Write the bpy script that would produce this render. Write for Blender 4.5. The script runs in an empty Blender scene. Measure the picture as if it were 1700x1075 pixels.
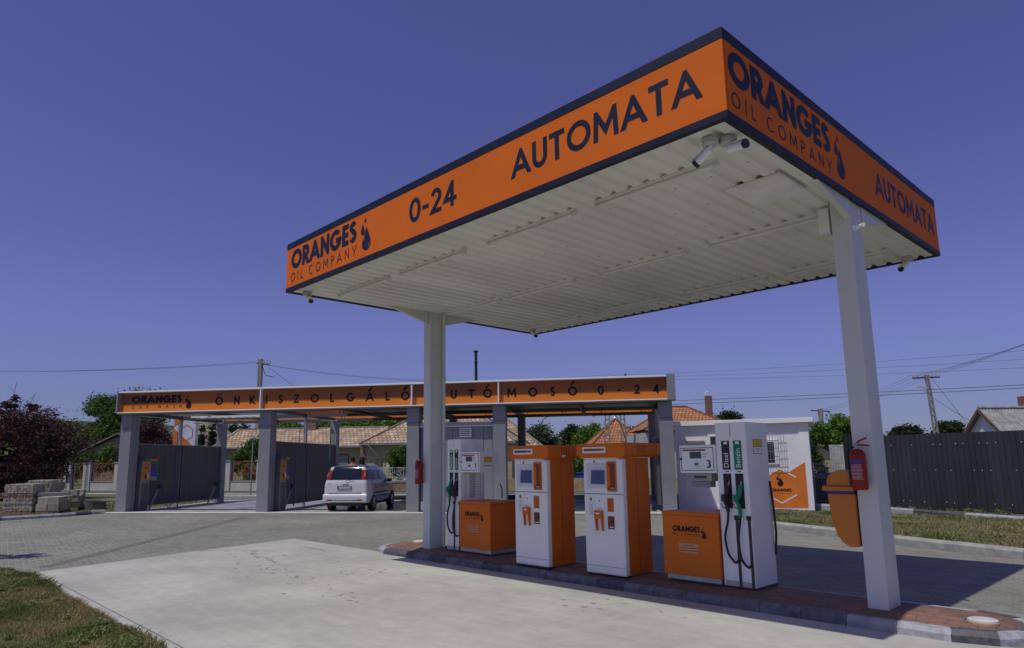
import bpy, math, random
import numpy as np
from mathutils import Vector, Matrix
R = math.radians
random.seed(7)
C = bpy.context.scene.collection
scn = bpy.context.scene

# ---------------------------------------------------------------- camera
F_PX, YAW, PIT, ROL = 1145.67, R(-46.868), R(9.494), R(-.653)
cy, sy = math.cos(YAW), math.sin(YAW)
Fv = Vector((sy*math.cos(PIT), cy*math.cos(PIT), math.sin(PIT)))
r0 = Vector((cy, -sy, 0)); u0 = r0.cross(Fv)
RT = r0*math.cos(ROL)+u0*math.sin(ROL); UP = -r0*math.sin(ROL)+u0*math.cos(ROL)
cd = bpy.data.cameras.new('camera'); cam = bpy.data.objects.new('camera', cd); C.objects.link(cam)
m3 = Matrix((RT, UP, -Fv)).transposed()
cam.matrix_world = Matrix.Translation((0, 0, 1.6)) @ m3.to_4x4()
cd.sensor_width = 36; cd.lens = F_PX/1700*36
cd.shift_x = 28.267/1700; cd.shift_y = 38.433/1700
cd.clip_start = .05; cd.clip_end = 3000
scn.camera = cam

# ---------------------------------------------------------------- sky, sun, exposure
SUN = Vector((-.02, -.468, 1)).normalized()
w = bpy.data.worlds.new('World'); scn.world = w; w.use_nodes = True
nt = w.node_tree; bg = nt.nodes['Background']
sky = nt.nodes.new('ShaderNodeTexSky'); sky.sky_type = 'NISHITA'; sky.sun_disc = False
sky.sun_elevation = math.asin(SUN.z); sky.sun_rotation = math.atan2(SUN.x, SUN.y)
sky.air_density = 1.0; sky.dust_density = .35; sky.ozone_density = 4.0; sky.altitude = 150
tint = nt.nodes.new('ShaderNodeMix'); tint.data_type = 'RGBA'; tint.blend_type = 'MULTIPLY'
tint.inputs[0].default_value = 1; tint.inputs[7].default_value = (1.10, .80, 1.12, 1)
wtc = nt.nodes.new('ShaderNodeTexCoord'); wsp = nt.nodes.new('ShaderNodeSeparateXYZ'); wrm = nt.nodes.new('ShaderNodeMapRange'); wmx = nt.nodes.new('ShaderNodeMixRGB')
wrm.inputs[1].default_value = .0; wrm.inputs[2].default_value = .22; wrm.interpolation_type = 'SMOOTHSTEP'
wmx.inputs[1].default_value = (.69, .70, 1.12, 1); wmx.inputs[2].default_value = (1.30, .95, 1.52, 1)
nt.links.new(wtc.outputs['Generated'], wsp.inputs[0]); nt.links.new(wsp.outputs[2], wrm.inputs[0]); nt.links.new(wrm.outputs[0], wmx.inputs[0]); nt.links.new(wmx.outputs[0], tint.inputs[7])
nt.links.new(sky.outputs[0], tint.inputs[6]); nt.links.new(tint.outputs[2], bg.inputs[0])
bg.inputs[1].default_value = .066
sd = bpy.data.lights.new('sun', 'SUN'); so = bpy.data.objects.new('sun', sd); C.objects.link(so)
sd.energy = 3.0; sd.angle = R(.55); sd.color = (1, .965, .87)
so.rotation_euler = SUN.to_track_quat('Z', 'Y').to_euler(); so.location = (0, 0, 30)
vs = scn.view_settings; vs.view_transform = 'Standard'; vs.look = 'None'; vs.exposure = -.27; vs.gamma = 1

# ---------------------------------------------------------------- materials
_m = {}
def mat(name, col, rough=.6, metal=0., var=.12, scale=2.5, bump=0., bscale=60., isl=0., coat=0., spec=.5, stretch=None, trans=0.):
    if name in _m: return _m[name]
    m = bpy.data.materials.new(name); m.use_nodes = True; n = m.node_tree; L = n.links
    b = n.nodes['Principled BSDF']
    b.inputs['Roughness'].default_value = rough; b.inputs['Metallic'].default_value = metal
    b.inputs['Specular IOR Level'].default_value = spec
    if coat: b.inputs['Coat Weight'].default_value = coat; b.inputs['Coat Roughness'].default_value = .08
    tc = n.nodes.new('ShaderNodeTexCoord'); mp = n.nodes.new('ShaderNodeMapping')
    L.new(tc.outputs['Object'], mp.inputs[0])
    if stretch: mp.inputs['Scale'].default_value = stretch
    hs = n.nodes.new('ShaderNodeHueSaturation'); hs.inputs['Color'].default_value = (*col, 1)
    nz = n.nodes.new('ShaderNodeTexNoise'); nz.inputs['Scale'].default_value = scale; nz.inputs['Detail'].default_value = 6
    L.new(mp.outputs[0], nz.inputs[0])
    mr = n.nodes.new('ShaderNodeMapRange'); mr.inputs[1].default_value = .3; mr.inputs[2].default_value = .7
    mr.inputs[3].default_value = 1-var; mr.inputs[4].default_value = 1+var
    L.new(nz.outputs[0], mr.inputs[0]); val = mr.outputs[0]
    if isl:
        g = n.nodes.new('ShaderNodeNewGeometry'); mi = n.nodes.new('ShaderNodeMapRange')
        mi.inputs[3].default_value = 1-isl; mi.inputs[4].default_value = 1+isl
        L.new(g.outputs['Random Per Island'], mi.inputs[0])
        mu = n.nodes.new('ShaderNodeMath'); mu.operation = 'MULTIPLY'
        L.new(val, mu.inputs[0]); L.new(mi.outputs[0], mu.inputs[1]); val = mu.outputs[0]
    L.new(val, hs.inputs['Value']); L.new(hs.outputs[0], b.inputs['Base Color'])
    if not metal and rough < .8:
        rr = n.nodes.new('ShaderNodeMapRange'); rr.inputs[3].default_value = rough*.8; rr.inputs[4].default_value = min(1, rough*1.25)
        L.new(nz.outputs[0], rr.inputs[0]); L.new(rr.outputs[0], b.inputs['Roughness'])
    if bump:
        bz = n.nodes.new('ShaderNodeTexNoise'); bz.inputs['Scale'].default_value = bscale; bz.inputs['Detail'].default_value = 4
        L.new(mp.outputs[0], bz.inputs[0])
        bp = n.nodes.new('ShaderNodeBump'); bp.inputs['Strength'].default_value = bump; bp.inputs['Distance'].default_value = .02
        L.new(bz.outputs[0], bp.inputs['Height']); L.new(bp.outputs[0], b.inputs['Normal'])
    if trans:
        t = n.nodes.new('ShaderNodeBsdfTranslucent'); L.new(hs.outputs[0], t.inputs[0])
        mx = n.nodes.new('ShaderNodeMixShader'); mx.inputs[0].default_value = trans
        L.new(b.outputs[0], mx.inputs[1]); L.new(t.outputs[0], mx.inputs[2])
        L.new(mx.outputs[0], n.nodes['Material Output'].inputs[0])
    _m[name] = m; return m

def paver_mat(name, c1, c2, mortar, bw, bh, rot=0., stain=.35, offset=.5):
    m = bpy.data.materials.new(name); m.use_nodes = True; n = m.node_tree; L = n.links
    b = n.nodes['Principled BSDF']; b.inputs['Roughness'].default_value = .85
    tc = n.nodes.new('ShaderNodeTexCoord'); mp = n.nodes.new('ShaderNodeMapping'); mp.inputs['Rotation'].default_value = (0, 0, rot)
    L.new(tc.outputs['Object'], mp.inputs[0])
    wz = n.nodes.new('ShaderNodeTexNoise'); wz.inputs['Scale'].default_value = 9
    L.new(mp.outputs[0], wz.inputs[0])
    va = n.nodes.new('ShaderNodeMixRGB'); va.blend_type = 'LINEAR_LIGHT'; va.inputs[0].default_value = .02
    L.new(mp.outputs[0], va.inputs[1]); L.new(wz.outputs['Color'], va.inputs[2])
    br = n.nodes.new('ShaderNodeTexBrick'); br.inputs['Scale'].default_value = 1
    br.offset = offset
    br.inputs['Brick Width'].default_value = bw; br.inputs['Row Height'].default_value = bh
    br.inputs['Mortar Size'].default_value = .007; br.inputs['Mortar Smooth'].default_value = .4
    br.inputs['Color1'].default_value = (*c1, 1); br.inputs['Color2'].default_value = (*c2, 1); br.inputs['Mortar'].default_value = (*mortar, 1)
    L.new(va.outputs[0], br.inputs[0])
    n1 = n.nodes.new('ShaderNodeTexNoise'); n1.inputs['Scale'].default_value = .45; n1.inputs['Detail'].default_value = 8; n1.inputs['Roughness'].default_value = .62
    n2 = n.nodes.new('ShaderNodeTexNoise'); n2.inputs['Scale'].default_value = 30; n2.inputs['Detail'].default_value = 4
    L.new(tc.outputs['Object'], n1.inputs[0]); L.new(tc.outputs['Object'], n2.inputs[0])
    r1 = n.nodes.new('ShaderNodeMapRange'); r1.inputs[1].default_value = .3; r1.inputs[2].default_value = .7; r1.inputs[3].default_value = 1-stain; r1.inputs[4].default_value = 1+stain*.55
    r2 = n.nodes.new('ShaderNodeMapRange'); r2.inputs[1].default_value = .3; r2.inputs[2].default_value = .7; r2.inputs[3].default_value = .86; r2.inputs[4].default_value = 1.12
    L.new(n1.outputs[0], r1.inputs[0]); L.new(n2.outputs[0], r2.inputs[0])
    mu = n.nodes.new('ShaderNodeMath'); mu.operation = 'MULTIPLY'; L.new(r1.outputs[0], mu.inputs[0]); L.new(r2.outputs[0], mu.inputs[1])
    hs = n.nodes.new('ShaderNodeHueSaturation'); L.new(br.outputs[0], hs.inputs['Color']); L.new(mu.outputs[0], hs.inputs['Value'])
    L.new(hs.outputs[0], b.inputs['Base Color'])
    bp = n.nodes.new('ShaderNodeBump'); bp.inputs['Strength'].default_value = .6; bp.inputs['Distance'].default_value = .006; bp.invert = True
    L.new(br.outputs['Fac'], bp.inputs['Height'])
    b2 = n.nodes.new('ShaderNodeBump'); b2.inputs['Strength'].default_value = .25; b2.inputs['Distance'].default_value = .004
    L.new(n2.outputs[0], b2.inputs['Height']); L.new(bp.outputs[0], b2.inputs['Normal']); L.new(b2.outputs[0], b.inputs['Normal'])
    return m

def concrete_mat(name, col, stain=.2):
    m = bpy.data.materials.new(name); m.use_nodes = True; n = m.node_tree; L = n.links
    b = n.nodes['Principled BSDF']; b.inputs['Roughness'].default_value = .8
    tc = n.nodes.new('ShaderNodeTexCoord')
    def noise(s, d=8, r=.6, st=None):
        z = n.nodes.new('ShaderNodeTexNoise'); z.inputs['Scale'].default_value = s; z.inputs['Detail'].default_value = d; z.inputs['Roughness'].default_value = r
        if st:
            mp = n.nodes.new('ShaderNodeMapping'); mp.inputs['Scale'].default_value = st; L.new(tc.outputs['Object'], mp.inputs[0]); L.new(mp.outputs[0], z.inputs[0])
        else: L.new(tc.outputs['Object'], z.inputs[0])
        return z
    def rng(src, a, bb, lo, hi):
        r = n.nodes.new('ShaderNodeMapRange'); r.inputs[1].default_value = a; r.inputs[2].default_value = bb; r.inputs[3].default_value = lo; r.inputs[4].default_value = hi
        L.new(src, r.inputs[0]); return r.outputs[0]
    def mul(a, bb):
        q = n.nodes.new('ShaderNodeMath'); q.operation = 'MULTIPLY'; L.new(a, q.inputs[0]); L.new(bb, q.inputs[1]); return q.outputs[0]
    v = rng(noise(.5).outputs[0], .3, .7, 1-stain, 1+stain*.7)
    v = mul(v, rng(noise(6, 5).outputs[0], .3, .7, .93, 1.06))
    v = mul(v, rng(noise(2.2, 6, .7, (.35, 3.2, 1)).outputs[0], .3, .72, 1.04, .9))     # brushed, tyre-polished streaks
    v = mul(v, rng(noise(120, 2).outputs[0], .25, .75, .93, 1.07))
    sp = noise(1.7, 10, .72)
    v = mul(v, rng(sp.outputs[0], .66, .74, 1, .62))                                    # drips and scuffs
    hs = n.nodes.new('ShaderNodeHueSaturation'); hs.inputs['Color'].default_value = (*col, 1); L.new(v, hs.inputs['Value'])
    L.new(hs.outputs[0], b.inputs['Base Color'])
    bp = n.nodes.new('ShaderNodeBump'); bp.inputs['Strength'].default_value = .25; bp.inputs['Distance'].default_value = .004
    L.new(noise(90, 4).outputs[0], bp.inputs['Height']); L.new(bp.outputs[0], b.inputs['Normal'])
    return m

def two_mat(name, ca, cb, s=1.5, lo=.42, hi=.58, s2=25, rough=.95, isl=0, trans=0, det=6, bump=.0):
    m = bpy.data.materials.new(name); m.use_nodes = True; n = m.node_tree; L = n.links
    b = n.nodes['Principled BSDF']; b.inputs['Roughness'].default_value = rough; b.inputs['Specular IOR Level'].default_value = .25
    tc = n.nodes.new('ShaderNodeTexCoord')
    z = n.nodes.new('ShaderNodeTexNoise'); z.inputs['Scale'].default_value = s; z.inputs['Detail'].default_value = det; L.new(tc.outputs['Object'], z.inputs[0])
    r = n.nodes.new('ShaderNodeMapRange'); r.inputs[1].default_value = lo; r.inputs[2].default_value = hi; L.new(z.outputs[0], r.inputs[0])
    f = r.outputs[0]
    if isl:
        g = n.nodes.new('ShaderNodeNewGeometry'); ad = n.nodes.new('ShaderNodeMath'); ad.operation = 'MULTIPLY_ADD'
        L.new(g.outputs['Random Per Island'], ad.inputs[0]); ad.inputs[1].default_value = isl; ad.use_clamp = True
        sb = n.nodes.new('ShaderNodeMath'); sb.operation = 'SUBTRACT'; L.new(f, sb.inputs[0]); sb.inputs[1].default_value = isl*.5
        L.new(sb.outputs[0], ad.inputs[2]); f = ad.outputs[0]
    mx = n.nodes.new('ShaderNodeMixRGB'); mx.inputs[1].default_value = (*ca, 1); mx.inputs[2].default_value = (*cb, 1); L.new(f, mx.inputs[0])
    z2 = n.nodes.new('ShaderNodeTexNoise'); z2.inputs['Scale'].default_value = s2; z2.inputs['Detail'].default_value = 4; L.new(tc.outputs['Object'], z2.inputs[0])
    r2 = n.nodes.new('ShaderNodeMapRange'); r2.inputs[1].default_value = .3; r2.inputs[2].default_value = .7; r2.inputs[3].default_value = .75; r2.inputs[4].default_value = 1.25; L.new(z2.outputs[0], r2.inputs[0])
    hs = n.nodes.new('ShaderNodeHueSaturation'); L.new(mx.outputs[0], hs.inputs['Color']); L.new(r2.outputs[0], hs.inputs['Value'])
    L.new(hs.outputs[0], b.inputs['Base Color'])
    if bump:
        bp = n.nodes.new('ShaderNodeBump'); bp.inputs['Strength'].default_value = bump; bp.inputs['Distance'].default_value = .05
        L.new(z2.outputs[0], bp.inputs['Height']); L.new(bp.outputs[0], b.inputs['Normal'])
    if trans:
        t = n.nodes.new('ShaderNodeBsdfTranslucent'); L.new(hs.outputs[0], t.inputs[0])
        ms = n.nodes.new('ShaderNodeMixShader'); ms.inputs[0].default_value = trans
        L.new(b.outputs[0], ms.inputs[1]); L.new(t.outputs[0], ms.inputs[2]); L.new(ms.outputs[0], n.nodes['Material Output'].inputs[0])
    return m

def tile_mat(name, c1, c2, gap, bw=.28, bh=.34):
    m = bpy.data.materials.new(name); m.use_nodes = True; n = m.node_tree; L = n.links
    b = n.nodes['Principled BSDF']; b.inputs['Roughness'].default_value = .8
    uv = n.nodes.new('ShaderNodeUVMap'); br = n.nodes.new('ShaderNodeTexBrick'); br.inputs['Scale'].default_value = 1
    br.inputs['Brick Width'].default_value = bw; br.inputs['Row Height'].default_value = bh; br.inputs['Mortar Size'].default_value = .03; br.inputs['Mortar Smooth'].default_value = .5
    br.inputs['Color1'].default_value = (*c1, 1); br.inputs['Color2'].default_value = (*c2, 1); br.inputs['Mortar'].default_value = (*gap, 1)
    L.new(uv.outputs[0], br.inputs[0])
    z = n.nodes.new('ShaderNodeTexNoise'); z.inputs['Scale'].default_value = 1.2; z.inputs['Detail'].default_value = 8; L.new(uv.outputs[0], z.inputs[0])
    r = n.nodes.new('ShaderNodeMapRange'); r.inputs[1].default_value = .3; r.inputs[2].default_value = .7; r.inputs[3].default_value = .7; r.inputs[4].default_value = 1.25; L.new(z.outputs[0], r.inputs[0])
    hs = n.nodes.new('ShaderNodeHueSaturation'); L.new(br.outputs[0], hs.inputs['Color']); L.new(r.outputs[0], hs.inputs['Value']); L.new(hs.outputs[0], b.inputs['Base Color'])
    bp = n.nodes.new('ShaderNodeBump'); bp.inputs['Strength'].default_value = .8; bp.inputs['Distance'].default_value = .04; bp.invert = True
    L.new(br.outputs['Fac'], bp.inputs['Height']); L.new(bp.outputs[0], b.inputs['Normal'])
    return m

NAVY = mat('navy vinyl', (.012, .016, .036), .5, var=.1, spec=.3)
INK = mat('black vinyl', (.010, .010, .012), .6, var=.1, spec=.2)
ORANGE = mat('orange vinyl', (.74, .165, .022), .6, var=.07, scale=1.2, spec=.08)
ORPAINT = mat('orange paint', (.66, .155, .012), .42, var=.09, scale=1.6, coat=.06, spec=.2)
WHITE = mat('white paint', (.83, .86, .81), .35, var=.05, scale=3)
WHITE2 = mat('off white steel', (.60, .63, .59), .45, var=.09, scale=2, stretch=(1, 1, .25))
SOFFIT = mat('cream sheet', (.79, .785, .72), .42, var=.12, scale=1.2, stretch=(1, .3, 1))
GREYP = mat('grey cladding', (.235, .245, .26), .38, metal=.0, var=.06)
GREYD = mat('dark grey panel', (.05, .05, .054), .5, var=.1)
STEEL = mat('galvanised steel', (.36, .37, .38), .45, metal=.6, var=.15, scale=8)
ALU = mat('aluminium edge', (.86, .87, .89), .45, metal=.0, var=.03)
BLACK = mat('black rubber', (.012, .012, .013), .55, var=.2)
BLACKP = mat('black plastic', (.02, .02, .022), .35)
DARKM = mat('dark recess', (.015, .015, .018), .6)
ORS = mat('wash orange', (.74, .215, .02), .5, var=.05, spec=.3)
CONC = concrete_mat('concrete slab', (.485, .475, .41), .26)
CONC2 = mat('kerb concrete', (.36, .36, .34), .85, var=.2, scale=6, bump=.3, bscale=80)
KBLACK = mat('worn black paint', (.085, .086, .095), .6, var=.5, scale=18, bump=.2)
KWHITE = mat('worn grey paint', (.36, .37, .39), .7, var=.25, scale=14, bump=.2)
GREEN = mat('green plastic', (.0, .19, .09), .4)
RED = mat('red enamel', (.26, .014, .008), .5, var=.06, spec=.3)
BLUE = mat('blue plastic', (.03, .06, .36), .45)
GLASS = mat('dark glass', (.015, .02, .03), .06, var=.02, spec=.9)
YEL = mat('yellow label', (.75, .52, .02), .5)
WOOD = mat('pallet wood', (.30, .22, .14), .8, var=.25, scale=9, stretch=(1, 6, 1))
RUST = mat('rusty steel', (.23, .075, .03), .8, var=.35, scale=7)
PLASTER = mat('pale plaster', (.50, .50, .47), .9, var=.1, bump=.1)

# ---------------------------------------------------------------- mesh builder
class MB:
    def __init__(s): s.v = []; s.f = []; s.mi = []; s.cur = 0; s.uv = {}
    def poly(s, pts, uv=None):
        i = len(s.v); s.v += [tuple(p) for p in pts]; s.f.append(tuple(range(i, i+len(pts)))); s.mi.append(s.cur)
        if uv: s.uv[len(s.f)-1] = uv
        return s
    def faces(s, vs, fs):
        i = len(s.v); s.v += [tuple(p) for p in vs]
        for f in fs: s.f.append(tuple(i+k for k in f)); s.mi.append(s.cur)
        return s
    def box(s, x0, x1, y0, y1, z0, z1):
        return s.faces([(x0, y0, z0), (x1, y0, z0), (x1, y1, z0), (x0, y1, z0), (x0, y0, z1), (x1, y0, z1), (x1, y1, z1), (x0, y1, z1)],
                       [(3, 2, 1, 0), (4, 5, 6, 7), (0, 1, 5, 4), (1, 2, 6, 5), (2, 3, 7, 6), (3, 0, 4, 7)])
    def prism(s, pts, ax, a, b):
        n = len(pts)
        def P(p, t):
            return (t, p[0], p[1]) if ax == 'x' else (p[0], t, p[1]) if ax == 'y' else (p[0], p[1], t)
        return s.faces([P(p, a) for p in pts]+[P(p, b) for p in pts],
                       [tuple(range(n-1, -1, -1)), tuple(range(n, 2*n))]+[(i, (i+1) % n, n+(i+1) % n, n+i) for i in range(n)])
    def tube(s, pts, r, n=8, cap=True, r1=None):
        pts = [Vector(p) for p in pts]; vs = []; N = len(pts); prev = None
        for i, p in enumerate(pts):
            t = (pts[min(i+1, N-1)]-pts[max(i-1, 0)]).normalized()
            a = prev if prev else (Vector((0, 0, 1)) if abs(t.z) < .9 else Vector((1, 0, 0)))
            u = (a-t*a.dot(t)).normalized(); v = t.cross(u); prev = u
            rr = r if r1 is None else r+(r1-r)*i/(N-1)
            for k in range(n):
                q = 2*math.pi*k/n; vs.append(p+(u*math.cos(q)+v*math.sin(q))*rr)
        fs = [(i*n+k, i*n+(k+1) % n, (i+1)*n+(k+1) % n, (i+1)*n+k) for i in range(N-1) for k in range(n)]
        if cap: fs += [tuple(range(n-1, -1, -1)), tuple((N-1)*n+k for k in range(n))]
        return s.faces(vs, fs)
    def bar(s, a, b, wd, hd):
        a = Vector(a); b = Vector(b); t = (b-a).normalized(); up = Vector((0, 0, 1)) if abs(t.z) < .95 else Vector((0, 1, 0))
        u = t.cross(up).normalized()*wd/2; v = u.cross(t).normalized()*hd/2
        vs = [a-u-v, a+u-v, a+u+v, a-u+v, b-u-v, b+u-v, b+u+v, b-u+v]
        return s.faces(vs, [(0, 1, 2, 3), (7, 6, 5, 4), (0, 4, 5, 1), (1, 5, 6, 2), (2, 6, 7, 3), (3, 7, 4, 0)])
    def lathe(s, prof, c=(0, 0, 0), n=20, ax='z'):
        vs = []
        for r, z in prof:
            for k in range(n):
                q = 2*math.pi*k/n; a, b = r*math.cos(q), r*math.sin(q)
                vs.append((c[0]+a, c[1]+b, c[2]+z) if ax == 'z' else (c[0]+a, c[1]+z, c[2]+b) if ax == 'y' else (c[0]+z, c[1]+a, c[2]+b))
        m = len(prof); fs = [(i*n+k, i*n+(k+1) % n, (i+1)*n+(k+1) % n, (i+1)*n+k) for i in range(m-1) for k in range(n)]
        fs += [tuple(range(n-1, -1, -1)), tuple((m-1)*n+k for k in range(n))]
        return s.faces(vs, fs)
    def build(s, name, mats, parent=None, bevel=0, smooth=False, seg=2, loc=None, rot=None, angle=35):
        me = bpy.data.meshes.new(name); me.from_pydata(s.v, [], s.f)
        if not isinstance(mats, (list, tuple)): mats = [mats]
        for m in mats: me.materials.append(m)
        if any(s.mi): me.polygons.foreach_set('material_index', s.mi)
        if s.uv:
            ul = me.uv_layers.new(name='UVMap')
            for fi, uv in s.uv.items():
                p = me.polygons[fi]
                for k, li in enumerate(p.loop_indices): ul.data[li].uv = uv[k]
        me.validate(); me.update()
        o = bpy.data.objects.new(name, me); C.objects.link(o)
        if parent: o.parent = parent
        if loc: o.location = loc
        if rot: o.rotation_euler = (0, 0, rot) if not isinstance(rot, tuple) else rot
        if smooth:
            me.polygons.foreach_set('use_smooth', [True]*len(me.polygons)); me.set_sharp_from_angle(angle=R(angle))
        if bevel:
            b = o.modifiers.new('bevel', 'BEVEL'); b.width = bevel; b.segments = seg; b.limit_method = 'ANGLE'; b.angle_limit = R(35); b.harden_normals = False
        return o

def tag(o, label=None, cat=None, group=None, kind=None):
    if label: o['label'] = label
    if cat: o['category'] = cat
    if group: o['group'] = group
    if kind: o['kind'] = kind
    return o
def thing(name, label, cat, loc=(0, 0, 0), rot=0, group=None):
    o = bpy.data.objects.new(name, None); C.objects.link(o); o.empty_display_size = .2
    o.location = loc; o.rotation_euler = (0, 0, rot); return tag(o, label, cat, group)
def dup(root, loc=None, rot=None, label=None, group=None):
    r = root.copy(); C.objects.link(r)
    if loc is not None: r.location = loc
    if rot is not None: r.rotation_euler = (0, 0, rot) if not isinstance(rot, tuple) else rot
    if label: r['label'] = label
    if group: r['group'] = group
    for ch in [c for c in bpy.data.objects if c.parent == root]:
        c = ch.copy(); C.objects.link(c); c.parent = r
        for g in [q for q in bpy.data.objects if q.parent == ch]:
            d = g.copy(); C.objects.link(d); d.parent = c
    return r

# ---------------------------------------------------------------- geometric sans lettering
def arc(cx, cy_, rx, ry, a0, a1, n=14):
    return [(cx+rx*math.cos(R(a0+(a1-a0)*i/n)), cy_+ry*math.sin(R(a0+(a1-a0)*i/n))) for i in range(n+1)]
GL = {
 'A': (.92, [[(0, 0), (.5, 1), (1, 0)], [(.17, .27), (.83, .27)]]),
 'B': (.6, [[(0, 0), (0, 1)], [(0, 1), (.5, 1)]+arc(.5, .765, .42, .235, 90, -90, 8)+[(0, .53)], [(.5, .53)]+arc(.55, .265, .45, .265, 90, -90, 8)+[(0, 0)]]),
 'C': (.86, [arc(.55, .5, .55, .5, 48, 312, 20)]),
 'D': (.7, [[(0, 0), (0, 1), (.4, 1)]+arc(.4, .5, .6, .5, 90, -90, 12)+[(0, 0)]]),
 'E': (.52, [[(1, 1), (0, 1), (0, 0), (1, 0)], [(0, .5), (.9, .5)]]),
 'F': (.52, [[(1, 1), (0, 1), (0, 0)], [(0, .5), (.9, .5)]]),
 'G': (.94, [arc(.5, .5, .5, .5, 42, 352, 22)+[(.995, .46), (.52, .46)]]),
 'H': (.68, [[(0, 0), (0, 1)], [(1, 0), (1, 1)], [(0, .5), (1, .5)]]),
 'I': (.0, [[(0, 0), (0, 1)]]),
 'K': (.66, [[(0, 0), (0, 1)], [(.95, 1), (.1, .48), (1, 0)]]),
 'L': (.5, [[(0, 1), (0, 0), (1, 0)]]),
 'M': (.98, [[(0, 0), (.05, 1), (.5, .25), (.95, 1), (1, 0)]]),
 'N': (.74, [[(0, 0), (0, 1), (1, 0), (1, 1)]]),
 'O': (1.0, [arc(.5, .5, .5, .5, 0, 360, 28)]),
 'P': (.58, [[(0, 0), (0, 1), (.5, 1)]+arc(.55, .73, .45, .27, 90, -90, 10)+[(0, .46)]]),
 'R': (.62, [[(0, 0), (0, 1), (.5, 1)]+arc(.55, .73, .45, .27, 90, -90, 10)+[(0, .46)], [(.45, .46), (1, 0)]]),
 'S': (.56, [arc(.5, .75, .46, .25, 25, 180, 10)+arc(.5, .25, .5, .27, 90, 90, 1)[:1]+arc(.5, .25, .48, .25, 80, -150, 12)]),
 'T': (.68, [[(0, 1), (1, 1)], [(.5, 1), (.5, 0)]]),
 'U': (.7, [[(0, 1), (0, .4)]+arc(.5, .36, .5, .36, 180, 360, 12)+[(1, 1)]]),
 'W': (1.2, [[(0, 1), (.27, 0), (.5, .95), (.73, 0), (1, 1)]]),
 'Y': (.78, [[(0, 1), (.5, .45), (1, 1)], [(.5, .45), (.5, 0)]]),
 'Z': (.62, [[(0, 1), (1, 1), (0, 0), (1, 0)]]),
 '0': (.66, [arc(.5, .5, .5, .5, 0, 360, 24)]),
 '1': (.3, [[(0, .75), (1, 1), (1, 0)]]),
 '2': (.58, [arc(.5, .7, .5, .3, 165, -25, 12)+[(0, 0), (1, 0)]]),
 '3': (.55, [arc(.45, .76, .5, .24, 150, -90, 12), arc(.45, .27, .55, .27, 90, -150, 12)]),
 '4': (.68, [[(.72, 0), (.72, 1), (0, .25), (1, .25)]]),
 '-': (.36, [[(0, .42), (1, .42)]]),
 'Ö': (1.0, [arc(.5, .5, .5, .5, 0, 360, 28), [(.27, 1.28), (.31, 1.28)], [(.69, 1.28), (.73, 1.28)]]),
 'Á': (.92, [[(0, 0), (.5, 1), (1, 0)], [(.17, .27), (.83, .27)], [(.45, 1.22), (.68, 1.42)]]),
 'Ó': (1.0, [arc(.5, .5, .5, .5, 0, 360, 28), [(.42, 1.24), (.62, 1.44)]]),
}
def clip(poly, lo, hi):
    for side, lim in ((1, lo), (-1, hi)):
        out = []
        for i in range(len(poly)):
            a, b = poly[i], poly[(i+1) % len(poly)]
            ia, ib = (a[1]-lim)*side >= 0, (b[1]-lim)*side >= 0
            if ia: out.append(a)
            if ia != ib:
                k = (lim-a[1])/(b[1]-a[1]); out.append((a[0]+(b[0]-a[0])*k, lim))
        poly = out
        if len(poly) < 3: return []
    return poly
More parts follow.
